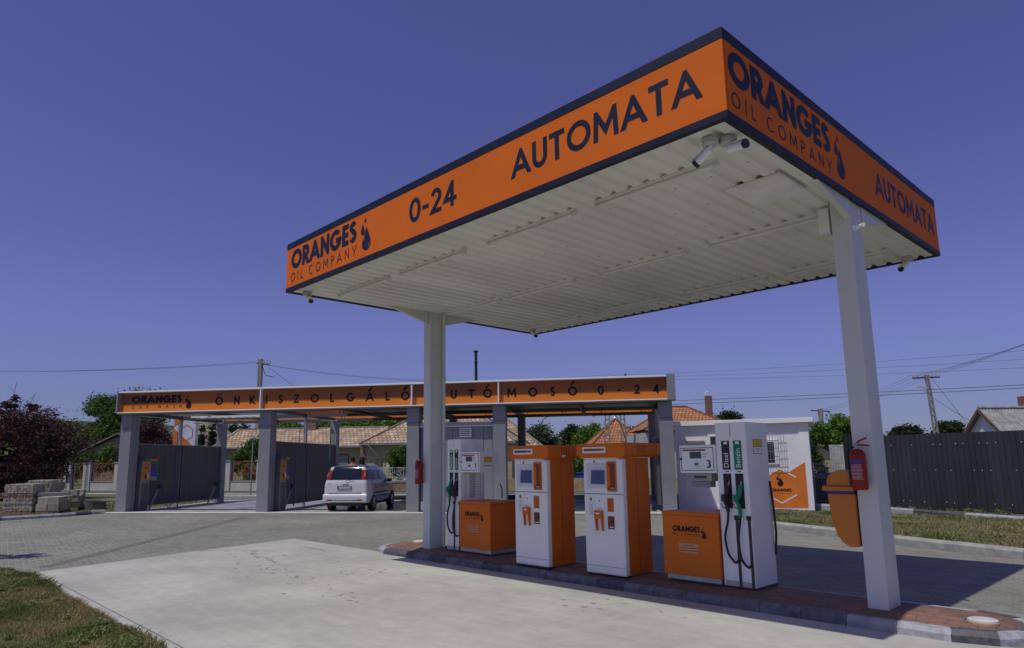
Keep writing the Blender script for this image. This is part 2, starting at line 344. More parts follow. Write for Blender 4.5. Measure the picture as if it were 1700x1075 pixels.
def glyph(ch, t):
    """list of (polygons, stroke no) with cap height 1"""
    wd, strokes = GL[ch]; wd = max(wd, t); polys = []
    for si, st in enumerate(strokes):
        p = [(t/2+x*(wd-t), t/2+y*(1-t)) if y <= 1.05 else (t/2+x*(wd-t), y) for x, y in st]
        q = [p[0]]
        for a in p[1:]:
            if math.hypot(a[0]-q[-1][0], a[1]-q[-1][1]) > 1e-4: q.append(a)
        p = q; closed = math.hypot(p[0][0]-p[-1][0], p[0][1]-p[-1][1]) < 1e-3 and len(p) > 3
        if closed: p = p[:-1]
        n = len(p)
        acc = st[0][1] > 1.05
        if not closed:
            def ext(a, b, k):
                d = math.hypot(b[0]-a[0], b[1]-a[1]); return (b[0]+(b[0]-a[0])/d*k, b[1]+(b[1]-a[1])/d*k)
            def diag(a, b): return abs(a[0]-b[0]) > .02 and abs(a[1]-b[1]) > .02
            onedge = lambda y: y < t*.6 or y > 1-t*.6
            e0 = (t if diag(p[1], p[0]) and onedge(p[0][1]) else t/2) if len(st) < 9 or onedge(p[0][1]) else 0
            e1 = (t if diag(p[-2], p[-1]) and onedge(p[-1][1]) else t/2) if len(st) < 9 or onedge(p[-1][1]) else 0
            if ch in 'AÁ' and si == 1: e0 = e1 = 0
            if ch in 'R' and si == 1: e0 = 0
            if ch == 'T' and si == 0: e0 = e1 = t/2
            if ch in 'Y' and si == 1: e0 = 0
            p = [ext(p[1], p[0], e0)]+p[1:-1]+[ext(p[-2], p[-1], e1)]
        Lp, Rp = [], []
        for i in range(n):
            a = p[i-1] if (i or closed) else None; b = p[i]; c = p[(i+1) % n] if (i < n-1 or closed) else None
            def nrm(u, v):
                d = math.hypot(v[0]-u[0], v[1]-u[1]); return (-(v[1]-u[1])/d, (v[0]-u[0])/d)
            if a is None: nn = nrm(b, c); k = 1
            elif c is None: nn = nrm(a, b); k = 1
            else:
                n1, n2 = nrm(a, b), nrm(b, c); sx, sy_ = n1[0]+n2[0], n1[1]+n2[1]; l = math.hypot(sx, sy_) or 1e-6
                nn = (sx/l, sy_/l); k = min(1/max(nn[0]*n1[0]+nn[1]*n1[1], .15), 4.5)
            Lp.append((b[0]+nn[0]*t/2*k, b[1]+nn[1]*t/2*k)); Rp.append((b[0]-nn[0]*t/2*k, b[1]-nn[1]*t/2*k))
        for i in range(n if closed else n-1):
            j = (i+1) % n; pg = [Rp[i], Rp[j], Lp[j], Lp[i]]
            pg = pg if acc else clip(pg, 0, 1)
            if len(pg) >= 3: polys.append((pg, si))
    return wd, polys
def text_mb(mb, s, O, X, Y, N, cap, t, gap=.12, width=None, centres=None, space=.4):
    """writes s with baseline start O along X, up Y, proud along N"""
    O, X, Y, N = Vector(O), Vector(X).normalized(), Vector(Y).normalized(), Vector(N).normalized()
    x = 0; items = []
    for ch in s:
        if ch == ' ': x += space; continue
        wd, pg = glyph(ch, t); items.append((x, wd, pg)); x += wd+gap
    total = x-gap; k = (width/cap/total) if width else 1
    for n, (x0, wd, pg) in enumerate(items):
        if centres: x0 = centres[n]/cap-wd/2; k = 1
        for qi, (poly, si) in enumerate(pg):
            mb.poly([O+X*((x0+px)*k*cap)+Y*(py*cap)+N*(.0008*si+.00006*qi) for px, py in poly])
def drop_pts(cx, cy_, wd, ht, n=18):
    r = wd/2; b = math.acos(min(1, r/(ht-r)))     # tangent from the tip
    return [(cx, cy_+ht)]+[(cx+r*math.cos(q), cy_+r+r*math.sin(q)) for q in [math.pi/2+b+(2*math.pi-2*b)*i/n for i in range(n+1)]]
def drops(mb, O, X, Y, N, h):
    """company drops, total height h: small, middle, large with a glint"""
    O, X, Y, N = Vector(O), Vector(X).normalized(), Vector(Y).normalized(), Vector(N).normalized()
    def pl(pts, off=0): mb.poly([O+X*(a*h)+Y*(b*h)+N*off for a, b in pts])
    mb.cur = 0
    pl(drop_pts(.28, 0, .46, .72)); pl(drop_pts(.08, .50, .21, .36)); pl(drop_pts(.21, .86, .11, .15))
    mb.cur = 1
    pl([(.36, .07), (.43, .12), (.465, .20), (.46, .25), (.44, .18), (.40, .12)], .0012)
    pl([(.14, .30), (.19, .40), (.22, .47), (.18, .43), (.13, .34)], .0012)
    mb.cur = 0
def font_text(s, name, m, parent, loc, rot, size, extrude=.0, align='LEFT'):
    cu = bpy.data.curves.new(name, 'FONT'); cu.body = s; cu.size = size; cu.align_x = align; cu.extrude = extrude; cu.resolution_u = 3
    t = bpy.data.objects.new(name+'_tmp', cu); C.objects.link(t)
    dg = bpy.context.evaluated_depsgraph_get(); me = bpy.data.meshes.new_from_object(t.evaluated_get(dg))
    bpy.data.objects.remove(t); bpy.data.curves.remove(cu)
    me.name = name; me.materials.clear(); me.materials.append(m)
    o = bpy.data.objects.new(name, me); C.objects.link(o); o.parent = parent; o.location = loc; o.rotation_euler = rot
    return o
FRONT = (R(90), 0, 0)           # text that faces -Y
# ================================================================= GROUND
def sheet(name, pts, z, m, kind='structure'):
    o = MB().poly([(x, y, z) for x, y in pts]).build(name, m); tag(o, kind=kind); return o
SOIL = two_mat('meadow', (.10, .12, .045), (.17, .155, .08), s=.35, s2=6, bump=.2)
PAVE = paver_mat('grey pavers', (.262, .262, .215), (.198, .197, .16), (.33, .325, .265), .2, .1, R(8), .22)
REDP = paver_mat('red pavers', (.29, .15, .10), (.18, .112, .082), (.12, .10, .08), .24, .12, 0, .25)
ASPH = mat('asphalt', (.085, .085, .09), .85, var=.15, scale=4, bump=.3, bscale=90)
sheet('ground', [(-900, -500), (700, -500), (700, 1100), (-900, 1100)], -.03, SOIL)
sheet('paved_yard', [(-26.6, -14), (14, -14), (14, 6.5), (-1.6, 13.3), (-4.7, 14.55), (-7.7, 16.05), (-10.6, 19.5), (-12.0, 20.3), (-28.2, 7.2), (-26.6, 5.4), (-26.4, 3.8)], 0, PAVE)
sheet('concrete_slab', [(-13.0, 2.40), (6, 2.40), (6, 7.42), (-14.44, 7.42), (-13.64, 4.44)], .004, CONC)
sheet('slab_edge_strip', [(-12.75, 2.26), (6, 2.26), (6, 2.385), (-12.95, 2.385)], .004, mat('edge strip concrete', (.42, .42, .41), .85, var=.15, scale=5))
sheet('drain_strip', [(-13.66, 2.52), (-13.54, 2.68), (-21.54, 9.56), (-21.70, 9.34)], .004, mat('drain setts', (.165, .16, .135), .9, var=.3, scale=12, bump=.4, bscale=30))
# tyre marks and scuffs: dull dark rubber on the slab
def smear(name, pts, wd, z=.008, m=None):
    mb = MB(); n = len(pts)
    for i in range(n-1):
        a, b = Vector((*pts[i], z)), Vector((*pts[i+1], z)); t = (b-a).normalized(); u = Vector((-t.y, t.x, 0))
        w0 = wd*(.4+random.random()*.9); mb.poly([a-u*w0/2, b-u*w0/2, b+u*w0/2, a+u*w0/2])
    return mb
mk = MB()
for cx, cy_, n in ((-10.6, 5.0, 26), (-9.5, 5.9, 20), (-8.1, 4.6, 16), (-5.2, 6.3, 14), (-12.6, 5.6, 10)):
    for i in range(n):
        x, y = random.gauss(cx, .55), random.gauss(cy_, .2); r = random.uniform(.008, .034)
        mk.poly([(x+r*1.6*math.cos(a)*random.uniform(.6, 1.2), y+r*math.sin(a)*random.uniform(.6, 1.2), .0085) for a in [k*math.pi/4 for k in range(8)]])
tag(mk.build('oil_spots', mat('oil stain', (.385, .375, .34), .7, var=.2)), kind='structure')
tm = MB()
for p0, p1, b, wd in (((-13.9, 5.1), (-13.0, 5.9), .12, .03), ((-13.0, 5.9), (-11.9, 5.5), -.10, .05), ((-12.2, 5.6), (-11.2, 5.4), .06, .03), ((-12.9, 6.8), (-11.8, 6.7), .08, .025)):
    pts = []
    for i in range(17):
        k = i/16; pts.append((p0[0]+(p1[0]-p0[0])*k+b*math.sin(k*7)*.5+random.uniform(-.03, .03), p0[1]+(p1[1]-p0[1])*k+b*math.sin(k*3.1)+random.uniform(-.03, .03)))
    tm2 = smear('t', pts, wd); base = len(tm.v); tm.v += tm2.v; tm.f += [tuple(base+i for i in f) for f in tm2.f]; tm.mi += tm2.mi
tag(tm.build('tyre_marks', mat('tyre rubber mark', (.345, .338, .30), .8, var=.3, scale=30)), kind='structure')

# wash floor, grass, street
WA = R(37.445); D = Vector((math.cos(WA), math.sin(WA), 0)); W = Vector((-D.y, D.x, 0)); P0 = Vector((-27.66, 7.25, 0))
def wl(s, q, z=0): return P0+D*s+W*q+Vector((0, 0, z))
WETF = mat('wash floor concrete', (.40, .39, .37), .45, var=.25, scale=1.5)
WET2 = mat('wet floor', (.10, .10, .105), .12, var=.3, scale=1.2, spec=.6)
sheet('wash_floor', [wl(.3, .12)[:2], wl(19.3, .12)[:2], wl(19.3, 7.3)[:2], wl(-.5, 8.0)[:2]], .016, WETF)
sheet('wash_floor_edge', [wl(-.2, -.62)[:2], wl(19.9, -.62)[:2], wl(19.9, .1)[:2], wl(-.2, .1)[:2]], .018, mat('pale concrete', (.55, .54, .50), .8, var=.1, scale=4))
sheet('wet_floor', [wl(7.6, 1.2)[:2], wl(10.4, .5)[:2], wl(10.5, 6.4)[:2], wl(8.0, 6.6)[:2], wl(7.2, 3.0)[:2]], .020, WET2)
sheet('wet_floor', [wl(14.3, .4)[:2], wl(18.9, .4)[:2], wl(18.9, 6.3)[:2], wl(14.3, 6.3)[:2]], .020, WET2)
FD = Vector((.865, .50, 0)).normalized(); FN = Vector((-FD.y, FD.x, 0)); FP = Vector((-43.2, 19.3, 0))
def fl(s, q, z=0): return FP+FD*s+FN*q+Vector((0, 0, z))
sheet('street', [fl(-30, -5.2)[:2], fl(60, -5.2)[:2], fl(60, -2.2)[:2], fl(-30, -2.2)[:2]], .0, ASPH)
sheet('red_path', [(-12.5, 20.2), (-7.6, 20.3), (-6.8, 21.3), (-9.3, 22.0), (-13.1, 20.5)], .006, REDP)

# kerbs: a path of separately cast blocks, some painted
def kerb(name, pts, wd, h, pat, mats, blk=.5, z0=-.02, side=1, label=None):
    mb = MB(); k = 0
    for i in range(len(pts)-1):
        a, b = Vector((*pts[i], 0)), Vector((*pts[i+1], 0)); ln = (b-a).length; t = (b-a)/ln; u = Vector((-t.y, t.x, 0))*side
        n = max(1, round(ln/blk)); st = ln/n
        for j in range(n):
            p, q = a+t*(st*j+.003), a+t*(st*(j+1)-.003); mb.cur = pat[k % len(pat)]; k += 1
            dz = random.uniform(-.004, .004); hh = h+dz; c = .045
            prof = [(0, z0), (0, hh-c), (c*.8, hh), (wd, hh), (wd, z0)]
            vs = [p+u*x+Vector((0, 0, z)) for x, z in prof]+[q+u*x+Vector((0, 0, z)) for x, z in prof]
            mb.faces(vs, [(0, 1, 2, 3, 4), (9, 8, 7, 6, 5)]+[(i2, i2+5, (i2+1) % 5+5, (i2+1) % 5) for i2 in range(5)])
    o = mb.build(name, mats); tag(o, kind='structure'); return o
KM = [CONC2, KBLACK, KWHITE, mat('shade darkened kerb', (.15, .152, .16), .75, var=.45, scale=9, bump=.3, bscale=60)]  # last colour has the canopy's shade on the front kerb painted in
def rnd_end(cx, cyy, r, a0, a1, n=6): return [(cx+r*math.cos(R(a0+(a1-a0)*i/n)), cyy+r*math.sin(R(a0+(a1-a0)*i/n))) for i in range(n+1)]
ISF, ISB = 7.27, 8.40
front = [(-10.75, ISF), (-1.95, ISF)]
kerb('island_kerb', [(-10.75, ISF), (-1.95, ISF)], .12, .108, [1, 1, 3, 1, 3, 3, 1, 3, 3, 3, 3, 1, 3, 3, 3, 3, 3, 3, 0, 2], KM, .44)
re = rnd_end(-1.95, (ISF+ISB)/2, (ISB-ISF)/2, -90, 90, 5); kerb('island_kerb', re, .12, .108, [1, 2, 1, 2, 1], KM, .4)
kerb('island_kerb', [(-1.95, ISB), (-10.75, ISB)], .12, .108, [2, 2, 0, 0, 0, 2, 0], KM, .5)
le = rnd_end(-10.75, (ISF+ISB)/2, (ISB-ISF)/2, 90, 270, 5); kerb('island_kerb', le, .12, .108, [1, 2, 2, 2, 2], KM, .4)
isl = [(-10.75, ISF+.11), (-1.95, ISF+.11)]+[(-1.95+(x+1.95)*.8, (ISF+ISB)/2+(y-(ISF+ISB)/2)*.8) for x, y in re[1:-1]]+[(-1.95, ISB-.11), (-10.75, ISB-.11)]+[(-10.75+(x+10.75)*.8, (ISF+ISB)/2+(y-(ISF+ISB)/2)*.8) for x, y in le[1:-1]]
icx, icy = -6.35, (ISF+ISB)/2
def inner(p): return (p[0]+(.22 if p[0] < -10.7 else -.22 if p[0] > -2.0 else 0), icy+(p[1]-icy)*(.235/.455))
mb = MB(); ii = [inner(p) for p in isl]; mb.poly([(x, y, .147) for x, y in ii])
for k in range(len(isl)):
    a, b = k, (k+1) % len(isl); mb.poly([(*isl[a], .106), (*isl[b], .106), (*ii[b], .147), (*ii[a], .147)])
tag(mb.build('island_paving', REDP), kind='structure')
kR = [(-11.2, 20.2), (-9.6, 17.9), (-7.79, 16.11), (-6.0, 15.36), (-4.70, 14.65), (-2.56, 13.73), (2.5, 11.2), (9, 7)]
kerb('verge_kerb', kR, .13, .16, [0], [CONC2], 1.0)
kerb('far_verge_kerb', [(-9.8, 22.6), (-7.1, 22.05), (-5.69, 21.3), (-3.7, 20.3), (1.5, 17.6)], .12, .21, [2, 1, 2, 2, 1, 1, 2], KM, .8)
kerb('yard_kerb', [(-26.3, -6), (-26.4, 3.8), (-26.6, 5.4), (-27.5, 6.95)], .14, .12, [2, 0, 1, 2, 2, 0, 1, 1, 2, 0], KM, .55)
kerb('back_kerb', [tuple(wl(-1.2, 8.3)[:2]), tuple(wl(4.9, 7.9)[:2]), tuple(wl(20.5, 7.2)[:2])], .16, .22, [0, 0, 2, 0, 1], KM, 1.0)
kerb('street_kerb', [tuple(fl(-30, -5.4)[:2]), tuple(fl(60, -5.4)[:2])], .15, .08, [0], [CONC2], 2)
# white lids set in the island paving
lid = mat('lid white', (.62, .61, .58), .6, var=.12, scale=9)
for (x, y), lb in (((-1.79, 7.66), 'round white lid in the sunlit red paving at the right end of the island'), ((-10.62, 7.98), 'round white lid set in red paving left of the far column')):
    t = thing('manhole_lid', lb, 'lid', (x, y, .112 if x > -5 else .140)); MB().lathe([(.125, 0), (.125, .03), (.12, .034)], n=28).build('rim', mat('lid rim', (.45, .30, .18), .7), t, smooth=True)
    MB().lathe([(.118, .030), (.118, .046), (.11, .050)], n=28).build('cover', lid, t, smooth=True)

# ---- grass
def grass(name, tri_pts, n, h, bw, m, z=0, lean=.5, seed=1, hvar=.6):
    rs = np.random.RandomState(seed); P = []
    poly = np.array(tri_pts); lo, hi = poly.min(0), poly.max(0)
    pts = np.zeros((0, 2))
    while len(pts) < n:
        q = lo+rs.rand(n*2, 2)*(hi-lo); ins = np.zeros(len(q), bool); j = len(poly)-1
        for i in range(len(poly)):
            xi, yi = poly[i]; xj, yj = poly[j]
            c = ((yi > q[:, 1]) != (yj > q[:, 1])) & (q[:, 0] < (xj-xi)*(q[:, 1]-yi)/(yj-yi+1e-12)+xi); ins ^= c; j = i
        pts = np.vstack([pts, q[ins]])
    pts = pts[:n]
    cl = .65+.55*np.sin(pts[:, 0]*3.1+1.3*np.sin(pts[:, 1]*2.3))*np.sin(pts[:, 1]*3.7+np.sin(pts[:, 0]*1.9)*1.7)
    H = h*(1-hvar+2*hvar*rs.rand(n))*np.clip(cl, .35, 1.3); a = rs.rand(n)*6.283; ln = rs.rand(n)*lean*H*2
    dx, dy = np.cos(a)*bw/2, np.sin(a)*bw/2; b = rs.rand(n)*6.283
    V = np.zeros((n, 5, 3)); zz = np.full(n, z-.003)
    V[:, 0] = np.stack([pts[:, 0]-dx, pts[:, 1]-dy, zz], 1); V[:, 1] = np.stack([pts[:, 0]+dx, pts[:, 1]+dy, zz], 1)
    V[:, 2] = np.stack([pts[:, 0]+dx*.8+np.cos(b)*ln*.3, pts[:, 1]+dy*.8+np.sin(b)*ln*.3, z+H*.55], 1)
    V[:, 3] = np.stack([pts[:, 0]+np.cos(b)*ln, pts[:, 1]+np.sin(b)*ln, z+H*.95], 1)
    V[:, 4] = np.stack([pts[:, 0]-dx*.8+np.cos(b)*ln*.3, pts[:, 1]-dy*.8+np.sin(b)*ln*.3, z+H*.55], 1)
    me = bpy.data.meshes.new(name); me.vertices.add(n*5); me.vertices.foreach_set('co', V.reshape(-1))
    me.loops.add(n*5); me.loops.foreach_set('vertex_index', np.arange(n*5)); me.polygons.add(n)
    me.polygons.foreach_set('loop_start', np.arange(n)*5); me.update(calc_edges=True); me.materials.append(m)
    o = bpy.data.objects.new(name, me); C.objects.link(o); return o
GR1 = two_mat('dry lawn blades', (.44, .36, .18), (.13, .20, .05), s=1.1, lo=.44, hi=.66, s2=40, isl=.9, trans=.25)
GR2 = two_mat('verge blades', (.44, .38, .20), (.15, .22, .06), s=.9, lo=.42, hi=.66, s2=40, isl=.8, trans=.25)
LSOIL = two_mat('lawn thatch', (.27, .22, .12), (.13, .14, .055), s=1.6, s2=45, bump=.6)
la = [(-13.72, 2.00), (-13.25, 2.10), (-12.7, 2.21), (6, 2.21), (6, -3), (-22, -3), (-22, 1.2)]
sheet('lawn', la, .02, LSOIL)
vis = [(-14.2, 1.95), (-13.72, 2.03), (-12.7, 2.22), (-6.2, 2.20), (-5.2, 1.6), (-7.5, .5), (-14.2, .3)]
tag(grass('grass', vis, 90000, .045, .007, GR1, .02, seed=3), 'short dry brown and green grass in the lower left corner', 'grass', kind='stuff')
edge = [(-12.8, 2.15), (-6.3, 2.15), (-6.3, 2.27), (-12.8, 2.27)]
tag(grass('grass', edge, 4200, .075, .009, GR1, .0, lean=.9, seed=5), 'green weeds straggling over the concrete edge strip beside the lawn', 'grass', kind='stuff')
ver = [(-11.1, 20.1), (-9.5, 17.95), (-7.7, 16.25), (-5.9, 15.5), (-4.6, 14.8), (-2.4, 13.85), (2.5, 11.4), (2.5, 17.0), (-3.7, 20.3), (-7.1, 20.2), (-9, 20.2)]
sheet('verge', ver, .13, LSOIL)
tag(grass('grass', [(-10.6, 19.4), (-9.5, 17.95), (-7.7, 16.25), (-5.9, 15.5), (-4.6, 14.8), (-2.4, 13.85), (-.8, 13.2), (-1.8, 19.3), (-3.7, 20.3), (-7.1, 20.2), (-9, 20.2)], 60000, .07, .014, GR2, .13, seed=8), 'patchy dry verge grass between the two kerbs right of the pumps', 'grass', kind='stuff')
tag(grass('grass', [(-9.8, 22.3), (-7.1, 22.1), (-3.7, 20.4), (-2.4, 20.0), (-2.2, 22.0), (-7.4, 23.3), (-9.6, 24)], 12000, .11, .02, GR2, .0, seed=9), 'tall yellowing weeds along the foot of the dark sheet fence', 'grass', kind='stuff')
tag(grass('grass', [(-28.0, 7.0), (-27.3, 5.5), (-27.2, 3), (-37, 2), (-40, 8.5), (-33.5, 13)], 16000, .07, .03, GR2, -.03, seed=10), 'sunlit grass around the stacked paving stones', 'grass', kind='stuff')
tag(grass('grass', [tuple(wl(-1.5, 8.5)[:2]), tuple(wl(20.5, 7.5)[:2]), tuple(wl(22, 11)[:2]), tuple(wl(-3, 12.5)[:2])], 14000, .08, .03, GR2, -.03, seed=11), 'sunlit grass strip behind the washing bays', 'grass', kind='stuff')
# ================================================================= STATION CANOPY
XL, XR, YF, YB, H0, H1 = -10.148, -2.485, 4.922, 10.713, 4.323, 5.125
cp = thing('station_canopy', 'big orange and navy canopy of the fuel station on two white columns', 'canopy', (-6.3, 7.75, .147))
o_ = Vector((-6.3, 7.75, .147))
def cbuild(mb, name, m, parent=None, **k):
    mb.v = [tuple(Vector(v)-o_) for v in mb.v]; return mb.build(name, m, parent or cp, **k)
th = .03
def fascia(x0, x1, y0, y1, nm):
    f = cbuild(MB().box(x0, x1, y0, y1, H0+.067, H1-.1), nm, ORANGE)
    e = .004
    tb = MB().box(x0-e, x1+e, y0-e, y1+e, H1-.1, H1).box(x0-e, x1+e, y0-e, y1+e, H0, H0+.067); cbuild(tb, 'trim', NAVY, f, bevel=.003)
    return f
ff = fascia(XL, XR, YF, YF+th, 'fascia_panel')
fr_ = fascia(XR-th, XR, YF+th+.006, YB-th-.006, 'fascia_panel')
fascia(XL, XR, YB-th, YB, 'fascia_panel'); fascia(XL, XL+th, YF+th+.006, YB-th-.006, 'fascia_panel')
yf = YF-.0025; X, Z, NF = (1, 0, 0), (0, 0, 1), (0, -1, 0)
mb = MB(); text_mb(mb, 'ORANGES', (-9.99, yf, 4.665), X, Z, NF, .315, .24, gap=.05, width=1.94); cbuild(mb, 'lettering', NAVY, ff)
mb = MB(); text_mb(mb, 'OIL COMPANY', (-9.99, yf, 4.462), X, Z, NF, .145, .11, gap=.62, width=1.94, space=.75); cbuild(mb, 'lettering', NAVY, ff)
mb = MB(); drops(mb, (-7.93, yf, 4.475), X, Z, NF, .47); cbuild(mb, 'logo', [NAVY, ORANGE], ff)
mb = MB(); text_mb(mb, '0-24', (-6.81, yf, 4.58), X, Z, NF, .315, .17, gap=.10, width=.93); cbuild(mb, 'lettering', NAVY, ff)
mb = MB(); text_mb(mb, 'AUTOMATA', (-4.96, yf, 4.587), X, Z, NF, .305, .185, gap=.10, width=2.26); cbuild(mb, 'lettering', NAVY, ff)
xr = XR+.0025; Y2, NX = (0, 1, 0), (1, 0, 0)
mb = MB(); text_mb(mb, 'ORANGES', (xr, 4.99, 4.665), Y2, Z, NX, .315, .24, gap=.05, width=2.08); cbuild(mb, 'lettering', NAVY, fr_)
mb = MB(); text_mb(mb, 'OIL COMPANY', (xr, 5.01, 4.455), Y2, Z, NX, .14, .11, gap=.62, width=2.05, space=.75); cbuild(mb, 'lettering', NAVY, fr_)
mb = MB(); drops(mb, (xr, 7.18, 4.47), Y2, Z, NX, .47); cbuild(mb, 'logo', [NAVY, ORANGE], fr_)
mb = MB(); text_mb(mb, 'AUTOMATA', (xr, 8.33, 4.575), Y2, Z, NX, .29, .185, gap=.10, width=2.22); cbuild(mb, 'lettering', NAVY, fr_)
# roof deck + ribbed soffit
cbuild(MB().box(XL+.04, XR-.04, YF+.04, YB-.04, H1-.12, H1-.06), 'roof_deck', GREYP)
mb = MB(); x = XL+.05; p = .2; prof = []
while x < XR-.05:
    prof += [(x, H0+.045), (x+.02, H0+.045), (x+.04, H0+.013), (x+.15, H0+.013), (x+.17, H0+.045)]; x += p
prof = [q for q in prof if q[0] < XR-.04]
for i in range(len(prof)-1):
    a, b = prof[i], prof[i+1]
    if b[0] > a[0]+1e-5: mb.poly([(a[0], YF+.06, a[1]), (a[0], YB-.06, a[1]), (b[0], YB-.06, b[1]), (b[0], YF+.06, b[1])])
sof = cbuild(mb, 'soffit', SOFFIT)
mb = MB()
for yy in (5.9, 6.55, 7.2, 8.3, 8.95, 9.6, 10.25):
    for i in range(12):
        xx = XL+.05+.095+.2*random.randint(0, 37); mb.lathe([(.008, 0), (.011, .004)], (xx, yy+random.uniform(-.03, .03), H0+.008), 6)
cbuild(mb, 'screws', STEEL, sof)
mb = MB().box(XL+.03, XR-.03, YF+.03, YF+.06, H0+.004, H0+.10).box(XL+.03, XR-.03, YB-.06, YB-.03, H0+.004, H0+.10).box(XR-.06, XR-.03, YF+.06, YB-.06, H0+.004, H0+.10).box(XL+.03, XL+.06, YF+.06, YB-.06, H0+.004, H0+.10)
cbuild(mb, 'edge_angle', DARKM)
# columns and haunched cross beams
for x0, x1 in ((-9.98, -9.787), (-2.725, -2.53)):
    c = cbuild(MB().box(x0, x1, 7.567, 7.90, .12, H0+.03), 'column', WHITE2, bevel=.006)
    cbuild(MB().box(x0-.006, x1+.006, 7.561, 7.906, .11, .140), 'base_plate', GREYD, c)
    xc = x1-.04 if x0 > -5 else x0+.08
    hm = MB()
    for s in (-1, 1):
        ya = 7.733+s*.17; hm.prism([(ya, H0-.20), (ya+s*.82, H0+.0), (ya+s*.82, H0+.012), (ya, H0+.012)], 'x', xc-.01, xc+.05)
    cbuild(hm, 'beam_haunch', WHITE2)
dp = MB().tube([(-9.735, 7.84, .16), (-9.735, 7.84, H0)], .028, 12); cbuild(dp, 'downpipe', WHITE2, smooth=True)
dc = MB()
for z in (.75, 1.9, 3.1): dc.box(-9.79, -9.70, 7.80, 7.88, z, z+.018)
cbuild(dc, 'pipe_clip', WHITE2)

# tube lamps
t0 = thing('tube_lamp', 'x', 'lamp', group='tube lamps under the canopy')
MB().box(-.70, .70, -.026, .026, -.010, .03).build('fitting', SOFFIT, t0, bevel=.004)
MB().tube([(-.66, 0, -.030), (.66, 0, -.030)], .023, 12).build('diffuser', mat('lamp diffuser', (.72, .71, .68), .35), t0, smooth=True)
MB().box(-.715, -.665, -.026, .026, -.045, .0).box(.665, .715, -.026, .026, -.045, 0).build('end_cap', WHITE2, t0, bevel=.003)
rows = [('front', 5.59, [(-9.59, -8.27), (-7.92, -6.52), (-6.08, -4.64), (-4.38, -2.93)]), ('middle', 7.79, [(-9.6, -8.17), (-7.95, -6.53), (-6.06, -4.63), (-4.33, -2.85)]), ('back', 9.88, [(-9.56, -8.26), (-7.83, -6.38), (-5.95, -4.53), (-4.23, -2.89)])]
plc = ['at its far left end', 'second from the left', 'third from the left', 'at its right end']; first = True
for rn, y, segs in rows:
    for i, (a, b) in enumerate(segs):
        lb = 'slim white tube lamp in the %s row under the canopy, %s' % (rn, plc[i]); loc = ((a+b)/2, y, H0-.013)
        if first: t0.location = loc; t0['label'] = lb; first = False
        else: dup(t0, loc, label=lb)
pn = thing('ceiling_panel', 'flat white rectangular panel on the canopy soffit near the right column', 'panel', (-2.98, 6.64, H0))
MB().box(-.28, .28, -.33, .33, -.02, .01).build('panel', mat('panel white', (.80, .79, .80), .4, var=.12), pn, bevel=.003)
MB().box(-.262, .262, -.312, .312, -.026, -.0205).build('cover', mat('panel cover', (.76, .75, .76), .45, var=.1, scale=4), pn, bevel=.002)
# cameras
def cctv(lb, loc, rz, tilt=25, boxed=True):
    t = thing('security_camera', lb, 'camera', loc, rz, 'cameras on the canopy')
    if boxed: MB().lathe([(.075, 0), (.075, -.05), (.066, -.06)][::-1], n=8).build('junction_box', mat('box grey', (.48, .48, .47), .5), t, bevel=.004)
    mb = MB().tube([(0, 0, -.05), (0, .01, -.09), (0, .045, -.115)], .017, 10).build('bracket', WHITE, t, smooth=True)
    ca, sa = math.cos(R(tilt)), math.sin(R(tilt)); a = Vector((0, .03, -.105)); d = Vector((0, ca, -sa))
    b = MB().tube([a-d*.03, a+d*.12], .034, 14).build('housing', WHITE, t, smooth=True)
    MB().tube([a+d*.122, a+d*.155], .036, 14).build('lens_hood', BLACKP, b, smooth=True)
    vz = Vector((0, sa, ca)); MB().faces([a-d*.02+Vector((sx*.033, 0, 0))+vz*(.036+e) for sx in (-1, 1) for e in (0, .004)]+[a+d*.165+Vector((sx*.033, 0, 0))+vz*(.036+e) for sx in (-1, 1) for e in (0, .004)],
      [(0, 1, 3, 2), (4, 6, 7, 5), (0, 4, 5, 1), (2, 3, 7, 6), (1, 5, 7, 3), (0, 2, 6, 4)]).build('sunshade', WHITE, t)
    return t
cctv('white camera aimed left beside another, under the near corner of the canopy', (-2.78, 5.17, H0), R(88), 30)
cctv('white camera with black lens aimed right, under the near corner of the canopy', (-2.67, 5.27, H0), R(-100), 6)
cctv('small camera under the far left corner of the canopy', (-9.92, 5.18, H0+.01), R(-95), 30)
cctv('small camera under the back corner of the canopy', (-9.79, 10.25, H0+.01), R(-110), 25)
cctv('small camera hanging under the right hand corner of the canopy', (-2.82, 10.45, H0+.01), R(160), 35)
t = thing('security_camera', 'tiny white camera on the side of the right column below the soffit', 'camera', (-2.53, 7.62, 4.02), 0, 'cameras on the canopy')
MB().box(0, .03, -.03, .03, -.03, .03).build('mount', WHITE, t, bevel=.004)
MB().tube([(.03, 0, 0), (.09, .0, .01), (.12, -.05, .0)], .022, 10).build('housing', WHITE, t, smooth=True)
t = thing('junction_box', 'white cable box at the top of the right column', 'box', (-2.80, 7.60, 4.10))
MB().box(-.055, .055, -.045, .045, -.09, .20).build('casing', SOFFIT, t, bevel=.005)
MB().box(-.062, .062, -.052, .052, -.102, -.0905).build('cover', WHITE2, t, bevel=.003)

